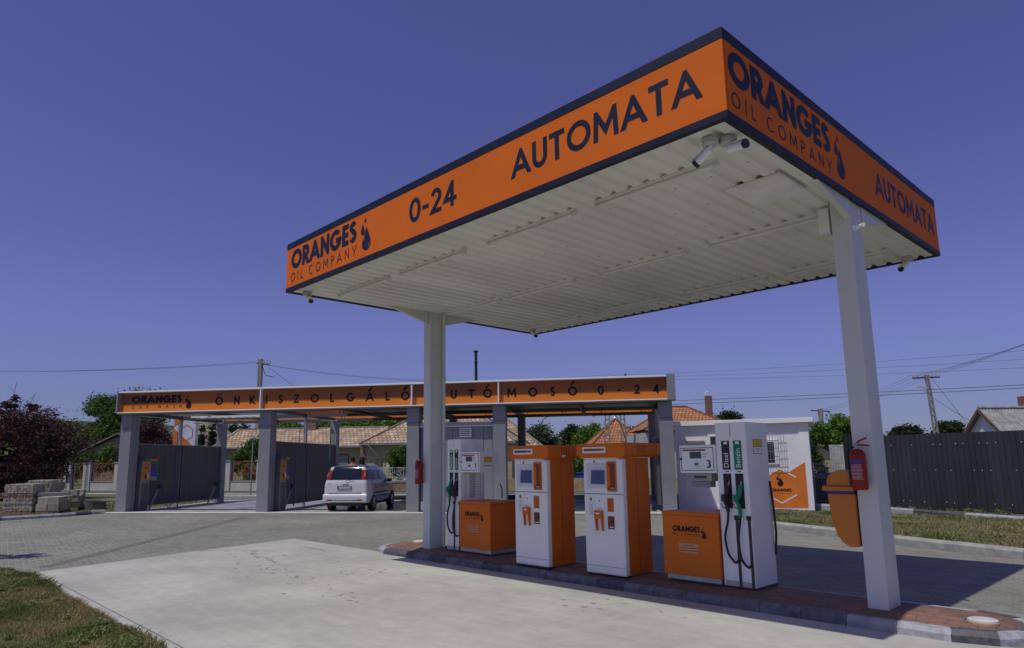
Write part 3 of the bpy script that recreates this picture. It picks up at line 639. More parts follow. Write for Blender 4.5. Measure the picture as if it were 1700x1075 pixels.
# ================================================================= FUEL PUMPS
PY = 7.60
def nozzle(parent, x, col, hz):
    nz = MB().tube([(x+.02, -.015, hz+.10), (x+.005, -.035, hz+.0), (x-.025, -.06, hz-.06)], .028, 8, r1=.036)
    nz.tube([(x-.025, -.06, hz-.06), (x+.0, -.05, hz-.12), (x+.012, -.04, hz-.2)], .022, 8)
    nz.box(x-.045, x+.0, -.085, -.055, hz-.08, hz+.0)
    o = nz.build('nozzle', col, parent, smooth=True)
    MB().tube([(x+.02, -.015, hz+.10), (x+.035, .02, hz+.19)], .011, 8).build('spout', STEEL, o, smooth=True)
    MB().tube([(x-.05, -.08, hz-.10), (x-.03, -.075, hz-.15), (x+.01, -.05, hz-.17)], .006, 6).build('trigger', BLACKP, o, smooth=True)
def hose(parent, x, z0, x1, z1, sag, bot, col=None, name='hose'):
    pts = []; n = 26; m = bot
    P = [(x, z0), (x-.004, z0-.12), (x-sag*.9, (z0+m)/2), (x-sag*.35, m+.11), (x+(x1-x)*.38, m+.03), (x+(x1-x)*.75, m), (x1, m+.015)]
    for i in range(len(P)-1):
        p0, p1, p2, p3 = P[max(i-1, 0)], P[i], P[i+1], P[min(i+2, len(P)-1)]
        for k in range(6):
            u = k/6; pts.append(tuple(.5*((2*p1[c])+(-p0[c]+p2[c])*u+(2*p0[c]-5*p1[c]+4*p2[c]-p3[c])*u*u+(-p0[c]+3*p1[c]-3*p2[c]+p3[c])*u**3) for c in (0, 1)))
    pts.append(P[-1]); pts = [(q[0], -.03-.035*math.sin(math.pi*i/(len(pts)-1)), q[1]) for i, q in enumerate(pts)]
    MB().tube(pts, .014, 8).build(name, col or BLACK, parent, smooth=True)
def pump(lb, x, tower0, tower1, cab0, cab1, headx, num, ytow, ztop, grades, mirror=False):
    t = thing('fuel_pump', lb, 'fuel pump', (x, PY, .147), 0, 'fuel pumps on the island')
    z = ztop-.147; dt = .58
    MB().box(min(cab0, tower0)+.04, max(cab1, tower1)-.01, .03, dt-.02, -.04, .035).build('plinth', GREYD, t, bevel=.004)
    tw = MB().box(tower0, tower1, 0, dt-.05, .03, z).build('tower', WHITE, t, bevel=.008)
    MB().box(tower0+(tower1-tower0)*.49, tower0+(tower1-tower0)*.51, -.0015, .0, 1.72, z-.01).build('seam', GREYP, tw)
    cw = (tower1-tower0); xs = [tower0+cw*.19, tower0+cw*.58]; sw = cw*.26
    for k, (gn, gm) in enumerate(grades):
        a = xs[k]
        st = MB().box(a, a+sw, -.004, .0, 1.34, 1.675).build('grade_strip', gm, t)
        font_text(gn, 'grade_text', WHITE, st, (a+sw*.78, -.0055, 1.36), (R(90), R(-90), 0), .085)
        MB().box(a+sw*.3, a+sw*.75, -.0055, -.0042, 1.635, 1.665).build('grade_badge', WHITE, st)
        MB().box(a+sw*.3, a+sw*.75, -.003, 0, 1.315, 1.325).build('number_tag', GREYD, t)
        MB().box(a, a+sw, -.005, .0, .90, 1.295).build('nozzle_slot', DARKM, t, bevel=.002)
        nozzle(t, a+sw*.45, gm if gm is GREEN else BLACKP, 1.06)
        if gm is GREEN: MB().tube([(a+sw*.55, -.045, .885), (a+sw*.55, -.05, .80)], .021, 10).build('hose_collar', GREEN, t, smooth=True)
        x1 = a+sw+.035
        hose(t, a+sw*.5, .87, x1, .34, .03 if k else .045, .26 if k else .30)
        MB().box(x1-.018, x1+.018, -.006, .0, .02, .80).build('hose_guide', BLACKP, t, bevel=.002)
        MB().box(x1-.03, x1+.03, -.012, -.0062, .77, .82).build('guide_top', BLACK, t, bevel=.003)
    MB().box(tower0+.02, tower1-.02, -.003, 0, .035, .09).build('kick_plate', STEEL, t)
    # orange cabinet
    cb = MB().box(cab0, cab1, -.035, dt+.02, .09, .79).build('cabinet', ORPAINT, t, bevel=.006)
    MB().box(cab0-.006, cab1+.006, -.041, dt+.026, .79, .835).build('cabinet_lid', ORPAINT, cb, bevel=.008)
    MB().box(cab0+.03, cab1-.01, -.02, dt, .035, .088).build('cabinet_base', STEEL, cb)
    MB().lathe([(.008, 0), (.008, .006)], ((cab0+cab1)/2-.02, -.042, .745), 10, 'y').build('lock', STEEL, cb)
    wc = cab1-cab0; a0 = cab0+wc*.19
    mb = MB(); text_mb(mb, 'ORANGES', (a0, -.0375, .60), X, Z, NF, .07, .24, gap=.05, width=wc*.49); mb.build('lettering', INK, cb)
    mb = MB(); text_mb(mb, 'OIL COMPANY', (a0, -.0375, .555), X, Z, NF, .03, .13, gap=.62, width=wc*.49, space=.75); mb.build('lettering', INK, cb)
    mb = MB(); drops(mb, (a0+wc*.51, -.0375, .53), X, Z, NF, .13); mb.build('logo', [INK, ORPAINT], cb)
    lab = MB().box(a0+wc*.10, a0+wc*.45, -.038, -.036, .355, .465).build('contact_label', mat('faded label', (.60, .27, .12), .6), cb)
    for i, ln in enumerate(('', '', '')):
        wdt = (.17, .25, .25)[i]*wc/.8; cx = a0+wc*.275; zz = .435-.03*i; mb = MB(); xx = cx-wdt/2
        while xx < cx+wdt/2:
            q = random.uniform(.008, .02); mb.box(xx, xx+q, -.0388, -.0381, zz, zz+.009); xx += q+.004
        mb.build('print', mat('label print', (.12, .08, .06), .6), lab)
    # display head on its stem
    hx0, hx1 = headx
    sc = (hx0+hx1)/2
    if num == '3':
        st_ = MB().box(hx0+.06, hx1-.13, .10, .30, 1.20, 1.298).build('card_unit', STEEL, t, bevel=.006)
        MB().box(hx0+.12, hx1-.20, .094, .0995, 1.235, 1.265).build('card_slot', GREYD, st_)
        MB().box(hx0+.07, hx1-.15, .10, .22, 1.13, 1.198).build('card_tray', GREYP, st_, bevel=.004)
    else:
        lv = MB()
        for i in range(14): lv.box(tower1, tower1+.003, .20, .33, .88+i*.028, .893+i*.028)
        lv.build('louvre', GREYP, tw)
        MB().box(tower1, tower1+.0025, .10, .105, .86, 1.30).box(tower1, tower1+.0025, .44, .445, .86, 1.30).build('side_seam', GREYP, tw)
    hd = MB().box(hx0, hx1, -.02, dt-.16, 1.30, 1.635).build('display_head', WHITE, t, bevel=.010)
    e = .022; x0, x1_, z0_, z1_ = hx0+e, hx1-e, 1.32+.01, 1.615-.01
    fm = MB(); q = .0065
    fm.box(x0, x1_, -.0225, -.0205, z0_, z0_+q).box(x0, x1_, -.0225, -.0205, z1_-q, z1_).box(x0, x0+q, -.0225, -.0205, z0_+q, z1_-q).box(x1_-q, x1_, -.0225, -.0205, z0_+q, z1_-q)
    fm.build('display_outline', NAVY, hd)
    hw = hx1-hx0
    MB().box(hx0+hw*.10, hx0+hw*.74, -.0225, -.0205, 1.565, 1.585).build('orange_stripe', mat('dull red stripe', (.30, .06, .02), .5), hd)
    MB().box(hx0+hw*.30, hx0+hw*.62, -.0235, -.0205, 1.475, 1.555).build('screen', mat('lcd', (.07, .08, .08), .25), hd, bevel=.001)
    MB().box(hx0+hw*.42, hx0+hw*.53, -.0235, -.0205, 1.395, 1.42).build('small_screen', mat('lcd', (.07, .08, .08), .25), hd)
    mb = MB(); text_mb(mb, num, (hx0+hw*.76, -.0222, 1.36), X, Z, NF, .095, .19, width=.055 if num != '1' else .026); mb.build('pump_number', NAVY, hd)
    font_text('Forint', 'unit_text', NAVY, hd, (hx0+hw*.66, -.0222, 1.52), FRONT, .026)
    font_text('Liter', 'unit_text', NAVY, hd, (hx0+hw*.66, -.0222, 1.487), FRONT, .026)
    font_text('Ft/Liter', 'unit_text', NAVY, hd, (hx0+hw*.44, -.0222, 1.43), FRONT, .013)
    font_text('benzin / diesel', 'unit_text', NAVY, hd, (hx0+hw*.40, -.0222, 1.375), FRONT, .015)
    MB().lathe([(.013, 0), (.013, .012)], (x0+.002, -.033, 1.47), 12, 'y').build('head_lock', BLACKP, hd)
    return t, dt
def warn(parent, x, y0, y1, z0, z1):
    s = MB().box(x, x+.002, y0, y1, z0, z1).build('warning_sticker', mat('sticker red', (.45, .03, .03), .5), parent); m_ = (z0+z1)/2
    MB().box(x+.002, x+.0032, y0+.008, y1-.008, m_+.004, z1-.008).build('sticker_top', YEL, s)
    MB().box(x+.002, x+.0032, y0+.008, y1-.008, z0+.008, m_-.004).build('sticker_bottom', WHITE, s)
    for i, (tx, zz, sz) in enumerate((('Tilos', m_+.042, .03), ('ROBBANÁSVESZÉLY', m_+.016, .014), ('DOHÁNYZÁS', m_-.03, .022), ('TILOS', m_-.06, .022))):
        font_text(tx, 'sticker_text', BLACKP, s, (x+.0040, (y0+y1)/2, zz), (R(90), 0, R(90)), sz, align='CENTER')
PX = -4.28
BENZ = ('Benzin', GREEN); DIZ = ('Dizel', BLACKP)
p3, dt = pump('white pump number 3 with its orange cabinet, nearest to the right column', PX, 0., .385, -.775, -.012, (-.49, -.005), '3', 7.6, 2.035, [DIZ, BENZ])
warn(p3, .386, .16, .38, 1.52, 1.69)
MB().tube([(.39, .50, 1.2), (.402, .52, .95), (.41, .53, .6), (.39, .52, .35)], .014, 8).build('rear_hose', BLACK, p3, smooth=True)
PX1 = -9.34
p1, dt = pump('white pump number 1 with its orange cabinet, beside the far left column', PX1, 0., .345, .35, 1.11, (.365, .85), '1', 7.55, 2.00, [BENZ, DIZ])
warn(p1, .852, .08, .26, 1.40, 1.55)
MB().box(.85, .8505, .30, .305, 1.3, 1.6).build('head_seam', GREYP, p1)
MB().tube([(.68, .60, 1.10), (.70, .62, 1.0), (.70, .62, .86)], .01, 8).build('rear_hose', BLACK, p1, smooth=True)

# ================================================================= PAYMENT KIOSKS
def kiosk(lb, x, y, num):
    t = thing('payment_kiosk', lb, 'kiosk', (x, y, .147), 0, 'payment kiosks on the island')
    w_, d_ = .655, .60
    bd = MB().box(0, w_, 0, d_, 0, 1.49).build('body', WHITE, t, bevel=.022, seg=4)
    MB().box(.02, w_-.02, .03, d_-.02, -.05, -.001).build('plinth', DARKM, t)
    MB().box(w_-.004, w_+.006, .075, d_-.02, .01, 1.495).box(-.006, .004, .075, d_-.02, .01, 1.495).build('side_panel', ORPAINT, t, bevel=.003)
    MB().box(w_+.006, w_+.0072, .30, .304, .02, 1.48).build('panel_seam', DARKM, t)
    h = MB().prism([(-.05, 1.535), (0.0, 1.50), (w_+.03, 1.50), (w_+.08, 1.535), (w_+.08, 1.69), (-.05-.02, 1.69), (-.07, 1.535)], 'y', -.05, d_+.17)
    hd = h.build('header', ORPAINT, t, bevel=.006)
    MB().box(.02, w_-.06, -.03, .05, 1.488, 1.4995).build('header_light', WHITE, hd, bevel=.002)
    fx0, fx1 = .045, .435
    fr = MB().box(fx0, fx1, -.058, -.0505, 1.565, 1.645).build('header_frame', WHITE, hd, bevel=.008)
    MB().box(fx0+.025, fx1-.025, -.0605, -.0585, 1.59, 1.622).build('name_strip', mat('name strip', (.42, .10, .01), .5), fr)
    font_text('Bankkártyás fizetés  '+num, 'strip_text', NAVY, fr, (fx0+.035, -.062, 1.597), FRONT, .030)
    sp = MB()
    for r_ in range(4):
        for c_ in range(4): sp.lathe([(.012, 0), (.012, .002)], (w_+.0805, .25+c_*.05, 1.56+r_*.03), 8, 'x')
    sp.build('speaker_holes', mat('dim orange', (.30, .06, .008), .6), hd)
    MB().box(.0, w_, -.0015, .0, 1.023, 1.03).build('door_gap', DARKM, t)
    MB().box(.0, w_, -.0012, .0, .10, .104).build('base_gap', GREYD, t)
    # recessed screen surround
    x0, x1, z0, z1 = .07, .40, 1.10, 1.42
    rs = MB(); i_ = .045
    a = [(x0, z0), (x1, z0), (x1, z1), (x0, z1)]; b = [(x0+i_, z0+i_*.9), (x1-.01, z0+i_*.9), (x1-.01, z1-.07), (x0+i_, z1-.07)]
    rs.box(x0-.006, x1+.002, -.007, -.0002, z0-.006, z1+.006); rs.cur = 1
    rs.poly([(p[0], -.0076, p[1]) for p in b])
    rs.build('screen_surround', [mat('surround white', (.66, .66, .66), .35), mat('recess white', (.55, .55, .57), .4)], t, bevel=.006)
    MB().prism([(x0+.065, z0+.055), (x1-.03, z0+.055), (x1-.03, z1-.085), (x0+.08, z1-.085)], 'y', -.012, -.0078).build('screen', mat('kiosk screen', (.07, .10, .22), .15, spec=.6), t)
    MB().box(.19, .205, -.012, -.0, 1.435, 1.46).build('camera_eye', BLACKP, t, bevel=.003)
    # tall card bay
    cb = MB().box(.41, .56, -.02, .0, 1.06, 1.45).build('card_bay', ORPAINT, t, bevel=.006)
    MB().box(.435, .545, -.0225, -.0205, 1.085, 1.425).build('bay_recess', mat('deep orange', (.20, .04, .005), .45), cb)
    MB().prism([(.435, 1.10), (.475, 1.15), (.475, 1.37), (.435, 1.42)], 'y', -.026, -.0228).build('bay_flap', ORPAINT, cb)
    MB().box(.475, .54, -.04, -.0228, 1.095, 1.115).build('card_reader', STEEL, cb, bevel=.004)
    # lower front
    MB().box(.395, .50, -.004, 0, .80, .975).build('info_plate', ORPAINT, t)
    tl = MB()
    for i in range(7): tl.box(.41, .485-random.uniform(0, .03), -.005, -.0041, .82+i*.02, .825+i*.02)
    tl.build('info_print', NAVY, t)
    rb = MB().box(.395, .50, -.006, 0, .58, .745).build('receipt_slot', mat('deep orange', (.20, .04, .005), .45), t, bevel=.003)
    MB().box(.45, .495, -.012, -.0062, .655, .695).build('slot_lens', BLACKP, rb)
    MB().box(.435, .495, -.02, -.0062, .60, .612).build('slot_lip', WHITE, rb)
    hk = MB().box(.20, .325, -.05, 0, .71, .81).build('receipt_holder', ORPAINT, t, bevel=.006)
    MB().prism([(.20, .71), (.225, .71), (.232, .56), (.222, .55)], 'y', -.04, -.004).prism([(.30, .71), (.325, .71), (.325, .55), (.315, .56)], 'y', -.04, -.004).build('holder_prong', ORPAINT, hk)
    MB().prism([(.215, .785), (.30, .785), (.285, .77), (.262, .762), (.24, .77)], 'y', -.0525, -.0505).build('logo_mark', WHITE, hk)
    MB().lathe([(.011, 0), (.011, .008)], (.262, -.008, .935), 10, 'y').build('door_lock', STEEL, t)
    MB().box(.10, .137, -.002, 0, .935, .975).build('red_sticker', mat('sticker brick', (.36, .05, .02), .5), t)
    ls = MB()
    for i in range(9): ls.box(.085, .16-random.uniform(0, .02), -.002, 0, .90-i*.019, .906-i*.019)
    ls.build('sticker_print', mat('pink print', (.38, .28, .36), .6), t)
    MB().box(.18, .385, -.0012, 0, .43, .433).box(.18, .183, -.0012, 0, .433, .99).box(.382, .385, -.0012, 0, .433, .99).build('door_outline', mat('outline grey', (.52, .52, .55), .5), t)
    MB().lathe([(.012, 0), (.012, .008)], (w_+.006, .14, .80), 10, 'x').build('side_lock', STEEL, t)
    MB().box(w_+.006, w_+.012, .09, .105, 1.17, 1.21).build('side_latch', STEEL, t, bevel=.002)
    return t
k2 = kiosk('orange and white payment kiosk in the middle of the island, next to pump 3', -6.185, 7.42, '2')
k1 = kiosk('orange and white payment kiosk with a small white tag, next to pump 1', -7.455, 7.35, '1')
MB().box(.736, .739, .25, .32, 1.515, 1.55).build('white_tag', WHITE, k1)

# ================================================================= EXTINGUISHERS, BIN
def extinguisher(lb, x, y, z, r=.073):
    t = thing('fire_extinguisher', lb, 'fire extinguisher', (x, y, z), 0, 'fire extinguishers on the canopy columns')
    cyl = MB().lathe([(r*.8, -.01), (r*.97, 0), (r, .012), (r, .33), (r*.93, .355), (r*.7, .38), (r*.3, .392), (.02, .40)], n=28).build('cylinder', RED, t, smooth=True, angle=50)
    def band(nm, m, z0, z1, a0, a1, rr):
        mb = MB(); n = 16; vs = []
        for i in range(n+1):
            q = R(a0+(a1-a0)*i/n); vs += [(rr*math.cos(q), rr*math.sin(q), z0), (rr*math.cos(q), rr*math.sin(q), z1)]
        mb.faces(vs, [(2*i, 2*i+2, 2*i+3, 2*i+1) for i in range(n)]); return mb.build(nm, m, cyl, smooth=True)
    band('blue_band', mat('label blue', (.03, .04, .32), .4), .255, .285, 205, 320, r+.0015)
    for i in range(11):
        band('label_print', mat('label white', (.62, .50, .52), .5), .235-i*.014, .239-i*.014, 222+random.randint(0, 10), 300+random.randint(0, 20), r+.001)
    band('side_stripe', mat('label blue', (.03, .04, .32), .4), .09, .25, 205, 213, r+.001)
    MB().lathe([(.024, .395), (.024, .425), (.016, .432), (.016, .45)], n=14).build('valve', STEEL, t, smooth=True)
    MB().tube([(-.02, 0, .435), (.03, 0, .475), (.10, 0, .505)], .009, 6).tube([(-.01, 0, .44), (.06, 0, .432), (.12, 0, .425)], .009, 6).build('lever', RED, t, smooth=True)
    MB().tube([(-.02, 0, .415), (-.075, .0, .40), (-.097, 0, .33), (-.095, 0, .2), (-.085, 0, .10)], .010, 8).build('hose', BLACK, t, smooth=True)
    MB().tube([(-.085, 0, .12), (-.080, 0, .03)], .015, 8, r1=.02).build('nozzle', BLACKP, t, smooth=True)
    MB().box(-.02, .02, r-.005, r+.02, .28, .34).box(-.02, .02, r-.005, r+.02, .02, .06).build('wall_hook', GREYD, t)
extinguisher('red fire extinguisher hung on the right column above the orange bin', -2.655, 7.48, 1.30)
extinguisher('red fire extinguisher hung on the front of the far left column', -9.99, 7.48, 1.25, r=.068)
bn = thing('litter_bin', 'orange rounded litter bin hung on the side of the right column', 'bin', (-2.74, 7.70, .72))
body = MB().prism([(0, .0), (-.10, .0), (-.155, .035), (-.205, .11), (-.245, .25), (-.27, .53), (0, .53)], 'y', -.17, .17).build('body', mat('bin orange', (.56, .17, .014), .42, var=.08), bn, bevel=.02, seg=3)
MB().prism([(-.005, .535), (-.275, .535), (-.275, .552), (-.005, .552)], 'y', -.175, .175).build('blue_seal', mat('seal blue', (.05, .05, .35), .5), bn)
lidm = mat('bin orange', (.62, .17, .012))
MB().box(-.31, -.0, -.19, .19, .554, .60).build('rim', lidm, bn, bevel=.008)
MB().prism([(-.0, .60), (-.272, .60), (-.268, .66), (-.245, .71), (-.20, .745), (-.13, .765), (-.04, .755), (-.0, .73)], 'y', -.165, .165).build('lid', lidm, bn, bevel=.012, seg=3)
MB().lathe([(.010, 0), (.010, .006)], (-.14, -.178, .50), 10, 'y').build('lock', STEEL, bn)
MB().box(-.0, .012, -.06, .06, .1, .5).build('bracket', STEEL, bn)
# ================================================================= CAR WASH
cw = thing('car_wash', 'grey car wash with an orange lettered sign over its open bays', 'car wash', P0, WA)
CWX = [(0.02, .42), (5.42, .42), (10.76, .42), (13.70, .42), (19.07, .42)]
for s_, w_ in CWX:
    c = MB().box(s_, s_+w_, 0, .46, 0, 3.46).build('column', GREYP, cw, bevel=.004)
    MB().box(s_-.002, s_+w_+.002, -.002, .462, 2.945, 2.957).box(s_-.002, s_+w_+.002, .30, .306, 0, 3.46).build('column_joint', DARKM, c)
WB = 6.55
for s_ in (0.05, 5.42, 10.76, 13.7, 19.05):
    if s_ < 19.6:
        c = MB().box(s_, s_+.30, WB-.35, WB, 0, 3.55).build('back_column', GREYP, cw, bevel=.004)
        MB().box(s_-.002, s_+.302, WB-.352, WB+.002, 2.945, 2.957).build('column_joint', DARKM, c)
for s_ in (.12, 5.55, 10.9, 19.15):
    MB().box(s_, s_+.10, 3.3, 3.4, 0, 3.45).build('mid_post', STEEL, cw)
# sign trough: concave face between two aluminium rims
def sign(x0, x1, w0, nm, z0=3.50, z1=4.27, d=.22, flip=1, parent=cw, bays=()):
    n = 12; prof = []
    for i in range(n+1):
        k = i/n; z = z0+.03+(z1-z0-.06)*k; q = (.03-.0*k+d*(math.sin(math.pi*(.25+.75*min(1, k*1.35)**.8)/1)*0)); 
        wv = d*(.86+.14*min(1, k/.35)**.6)
        prof.append((w0+flip*wv, z))
    mb = MB()
    for i in range(n): mb.poly([(x0, prof[i][0], prof[i][1]), (x1, prof[i][0], prof[i][1]), (x1, prof[i+1][0], prof[i+1][1]), (x0, prof[i+1][0], prof[i+1][1])])
    o = mb.build(nm, ORS, parent, smooth=True, angle=60)
    MB().box(x0, x1, min(w0-.015*flip, w0+.05*flip), max(w0-.015*flip, w0+.05*flip), z0, z0+.035).box(x0, x1, min(w0-.015*flip, w0+.26*flip), max(w0-.015*flip, w0+.19*flip), z1-.035, z1+.02).build('rim', ALU, o, bevel=.004)
    return o, prof
fs, prof = sign(.0, 19.34, -.22, 'front_sign', d=.15)
MB().box(.02, 19.4, -.07, -.03, 3.50, 4.24).build('sign_back', GREYP, fs)
def face_w(z):
    for (w0_, z0_), (w1_, z1_) in zip(prof, prof[1:]):
        if z0_ <= z <= z1_: return w0_+(w1_-w0_)*(z-z0_)/(z1_-z0_)
    return prof[-1][0]
for j in (5.50, 10.96, 13.92):
    MB().prism([(face_w(3.55+.72*k/8)-.004, 3.54+.69*k/8) for k in range(9)]+[(-.22, 4.24), (-.235, 3.54)], 'x', j, j+.035).build('divider', ALU, fs)
for a, b in ((-.06, .0), (19.34, 19.60)):
    MB().prism([(-.25, 3.50), (-.24, 4.31), (.16, 4.31), (.10, 3.47), (-.1, 3.47)], 'x', a, b).build('end_cap', GREYP, fs, bevel=.004)
def wrap_text(mb):   # lay flat lettering onto the curved face
    mb.v = [(v[0], face_w(v[2])-.004+v[1], v[2]) for v in mb.v]; return mb
mb = MB(); text_mb(mb, 'ORANGES', (.43, 0, 3.86), X, Z, (0, -1, 0), .26, .25, gap=.05, width=2.0); wrap_text(mb).build('lettering', INK, fs)
mb = MB(); text_mb(mb, 'CAR WASH', (.47, 0, 3.67), X, Z, (0, -1, 0), .105, .13, gap=1.35, width=1.96, space=1.6); wrap_text(mb).build('lettering', INK, fs)
mb = MB(); drops(mb, (2.58, 0, 3.62), X, Z, (0, -1, 0), .47); wrap_text(mb).build('logo', [INK, ORS], fs)
cen = [3.88, 4.56, 5.15, 5.69, 6.2, 6.8, 7.47, 8.11, 8.77, 9.46, 10.1, 10.72, 11.61, 12.4, 13.01, 13.55, 14.36, 15.06, 15.71, 16.36, 17.27, 17.85, 18.42, 19.02]
mb = MB(); text_mb(mb, 'ÖNKISZOLGÁLÓ AUTÓMOSÓ 0-24', (0, 0, 3.72), X, Z, (0, -1, 0), .30, .19, centres=cen); wrap_text(mb).build('lettering', INK, fs)
bs, _ = sign(.1, 19.4, WB-.05, 'back_sign', z0=3.50, z1=4.2, d=.15)
st = MB(); s_ = 1.0
while s_ < 19.2: st.bar((s_, WB-.12, 3.52), (s_-.06, WB-.22, 3.9), .03, .03); st.bar((s_+.14, WB-.12, 3.52), (s_+.10, WB-.22, 3.9), .02, .02); s_ += 1.62
st.build('strut', DARKM, bs)
for a in (-.04, 19.40):
    MB().box(a, a+.05, .1, WB, 3.52, 4.2).build('side_sign', ORS, cw, bevel=.01)
    MB().box(a-.01, a+.06, .1, WB, 3.485, 3.515).build('side_rim', ALU, cw)
MB().box(0, 19.42, -.19, -.001, 3.468, 3.497).build('light_leak_plate', GREYP, fs)  # added plate, keeps sun from leaking between sign and column tops
rfm = MB()
for w_ in (.25, 3.35, WB-.25): rfm.box(.1, 19.4, w_-.06, w_+.06, 3.46, 3.58)
for s_ in (.2, 2.9, 5.6, 8.2, 10.95, 13.9, 16.5, 19.25): rfm.box(s_-.05, s_+.05, .32, 3.28, 3.48, 3.60).box(s_-.05, s_+.05, 3.42, WB-.32, 3.48, 3.60)
rfm.build('roof_beam', mat('dark steel', (.10, .10, .105), .5, metal=.2), cw)
pl = MB()
for i in range(14): pl.box(.12, 5.4, .5+i*.42, .56+i*.42, 3.60, 3.64)
pl.build('purlin', STEEL, cw)
MB().box(7.3, 19.38, .2, WB-.1, 3.66, 3.70).build('roof_sheet', GREYP, cw)
PANEL = mat('ribbed grey panel', (.095, .093, .098), .5, var=.08)
for s_ in (.20, 5.62, 19.15):
    w0_ = .52
    for a, b in ((w0_, 3.29), (3.41, WB-.36)):
        p = MB().box(s_, s_+.06, a, b, .16, 2.42).build('partition_panel', PANEL, cw)
        gr = MB(); q = a+.3
        while q < b-.05: gr.box(s_+.0601, s_+.063, q, q+.012, .17, 2.41); q += .3
        gr.build('panel_groove', mat('groove grey', (.065, .064, .068), .5), p)
        MB().box(s_-.01, s_+.07, a, b, 2.421, 2.45).build('top_trim', STEEL, p)
bm = MB()
for s_ in (.7, 6.1, 14.6): bm.tube([(s_+.5, 2.6, 3.28), (s_+1.2, 2.2, 3.22), (s_+2.3, 1.8, 3.2), (s_+2.4, 1.8, 3.12)], .018, 8)
bm.build('swivel_boom', STEEL, cw, smooth=True)
tr = MB(); 
for k in range(9): tr.box(2.3+k*.32, 2.34+k*.32, .9, 1.25, 3.36, 3.40)
tr.box(2.2, 5.2, .88, .91, 3.36, 3.42).box(2.2, 5.2, 1.24, 1.27, 3.36, 3.42); tr.build('cable_tray', ALU, cw)
# plant room between the bays
pr_ = MB().box(11.22, 13.66, .18, 3.3, .05, 2.80).build('plant_room', GREYP, cw, bevel=.004)
MB().box(11.15, 13.68, .10, 3.36, 2.80, 2.95).build('roof_edge', mat('light grey trim', (.36, .37, .38), .4), pr_, bevel=.004)
MB().box(11.15, 13.68, .085, .0995, 2.80, 2.83).build('gutter_lip', ALU, pr_)
jm = MB()
for k in (11.55, 12.3, 13.0, 13.35): jm.box(k, k+.012, .176, .1799, .06, 2.79)
jm.build('panel_joint', DARKM, pr_)
MB().box(11.22, 11.45, .155, .175, .06, .35).build('skirting', ALU, pr_)
v = MB().box(12.55, 12.95, .14, .175, 2.45, 2.76).build('vent', WHITE, pr_, bevel=.003)
lv = MB()
for k in range(4): lv.box(12.58, 12.92, .125, .139, 2.49+k*.065, 2.52+k*.065)
lv.build('vent_slat', GREYP, v)
# right hand door post: dark open service locker on the last column
MB().box(18.95, 19.05, .5, 1.6, .2, 2.3).build('locker', PANEL, cw, bevel=.004)
fl_ = tag(MB().tube([(0, 0, 3.6), (0, 0, 6.15)], .062, 12).tube([(0, 0, 6.15), (0, 0, 6.22)], .10, 12).tube([(0, 0, 5.7), (0, 0, 5.75)], .08, 12).build('flue_pipe', BLACKP, None, smooth=True, loc=tuple(wl(12.1, 5.4))), 'black flue pipe rising above the car wash sign', 'pipe')
# terminals
def terminal(s_, lb):
    t = thing('wash_terminal', lb, 'terminal', wl(s_, .62), WA, 'wash control terminals')
    c = MB().box(0, .30, -.1, .40, 0, 1.82).prism([(-.1, 1.82), (.4, 1.82), (.32, 1.90), (.0, 1.90)], 'x', 0, .30).build('cabinet', mat('terminal grey', (.11, .11, .115), .45), t, bevel=.006)
    f = MB().box(.301, .312, -.05, .35, 1.08, 1.76).build('button_panel', ORS, t, bevel=.002)
    MB().box(.3, .318, -.09, -.05, .1, 1.8).box(.3, .318, .35, .39, .1, 1.8).box(.3, .318, -.05, .35, 1.76, 1.80).box(.3, .318, -.05, .35, 1.0, 1.07).build('door_frame', GREYP, t, bevel=.002)
    b = MB()
    for k in range(8):
        a = k*math.pi/4; b.lathe([(.025, 0), (.02, .012)], (.313, .15+.11*math.cos(a), 1.55+.12*math.sin(a)), 8, 'x')
    b.build('push_button', STEEL, f)
    MB().lathe([(.035, 0), (.03, .012)], (.313, .15, 1.55), 10, 'x').build('dial', BLACKP, f)
    MB().box(.3125, .325, .12, .22, 1.16, 1.30).build('coin_slot', BLACKP, f, bevel=.003); MB().box(.3125, .33, .26, .33, 1.17, 1.33).build('card_reader', WHITE, f, bevel=.003)
    return t
terminal(.27, 'grey terminal with orange button panel in the leftmost wash bay')
terminal(5.69, 'grey terminal with orange button panel in the bay beside the white car')
def poster(s_, lb):
    t = thing('price_board', lb, 'sign', wl(s_, 1.12, 1.07), WA, 'programme boards in the bays')
    MB().box(0, .012, 0, .74, 0, .82).build('board', mat('board grey', (.30, .30, .31), .5), t)
    cols = [ORS, mat('board green', (.02, .17, .04), .5), BLUE, mat('board brown', (.22, .04, .015), .5), BLUE, BLUE, BLUE]
    for k, m_ in enumerate(cols):
        z1_ = .82-k*.095; r_ = MB().box(.012, .016, .01, .73, z1_-.092, z1_-.003).build('programme_row', m_, t)
        if k:
            MB().lathe([(.032, 0), (.032, .002)], (.0162, .30, z1_-.048), 12, 'x').build('row_number', WHITE, r_)
            q = MB(); yy = .04
            while yy < .24: l_ = random.uniform(.02, .05); q.box(.0162, .0175, yy, yy+l_, z1_-.055, z1_-.04); yy += l_+.012
            q.build('row_text', WHITE, r_)
poster(.27, 'striped programme board in the leftmost wash bay'); poster(5.69, 'striped programme board in the bay beside the white car')
def lance(s_, q, lb, hc, z=.75):
    t = thing('wash_lance', lb, 'lance', wl(s_, q), WA, 'wash lances and brushes')
    MB().tube([(.05, 0, .02), (.12, .34, .72)], .035, 10).build('holder_tube', STEEL, t, smooth=True)
    MB().tube([(.12, .33, .70), (.14, .42, .88), (.10, .55, .90)], .03, 8).box(.05, .16, .46, .56, .78, .90).build('grip', BLACKP, t, smooth=True)
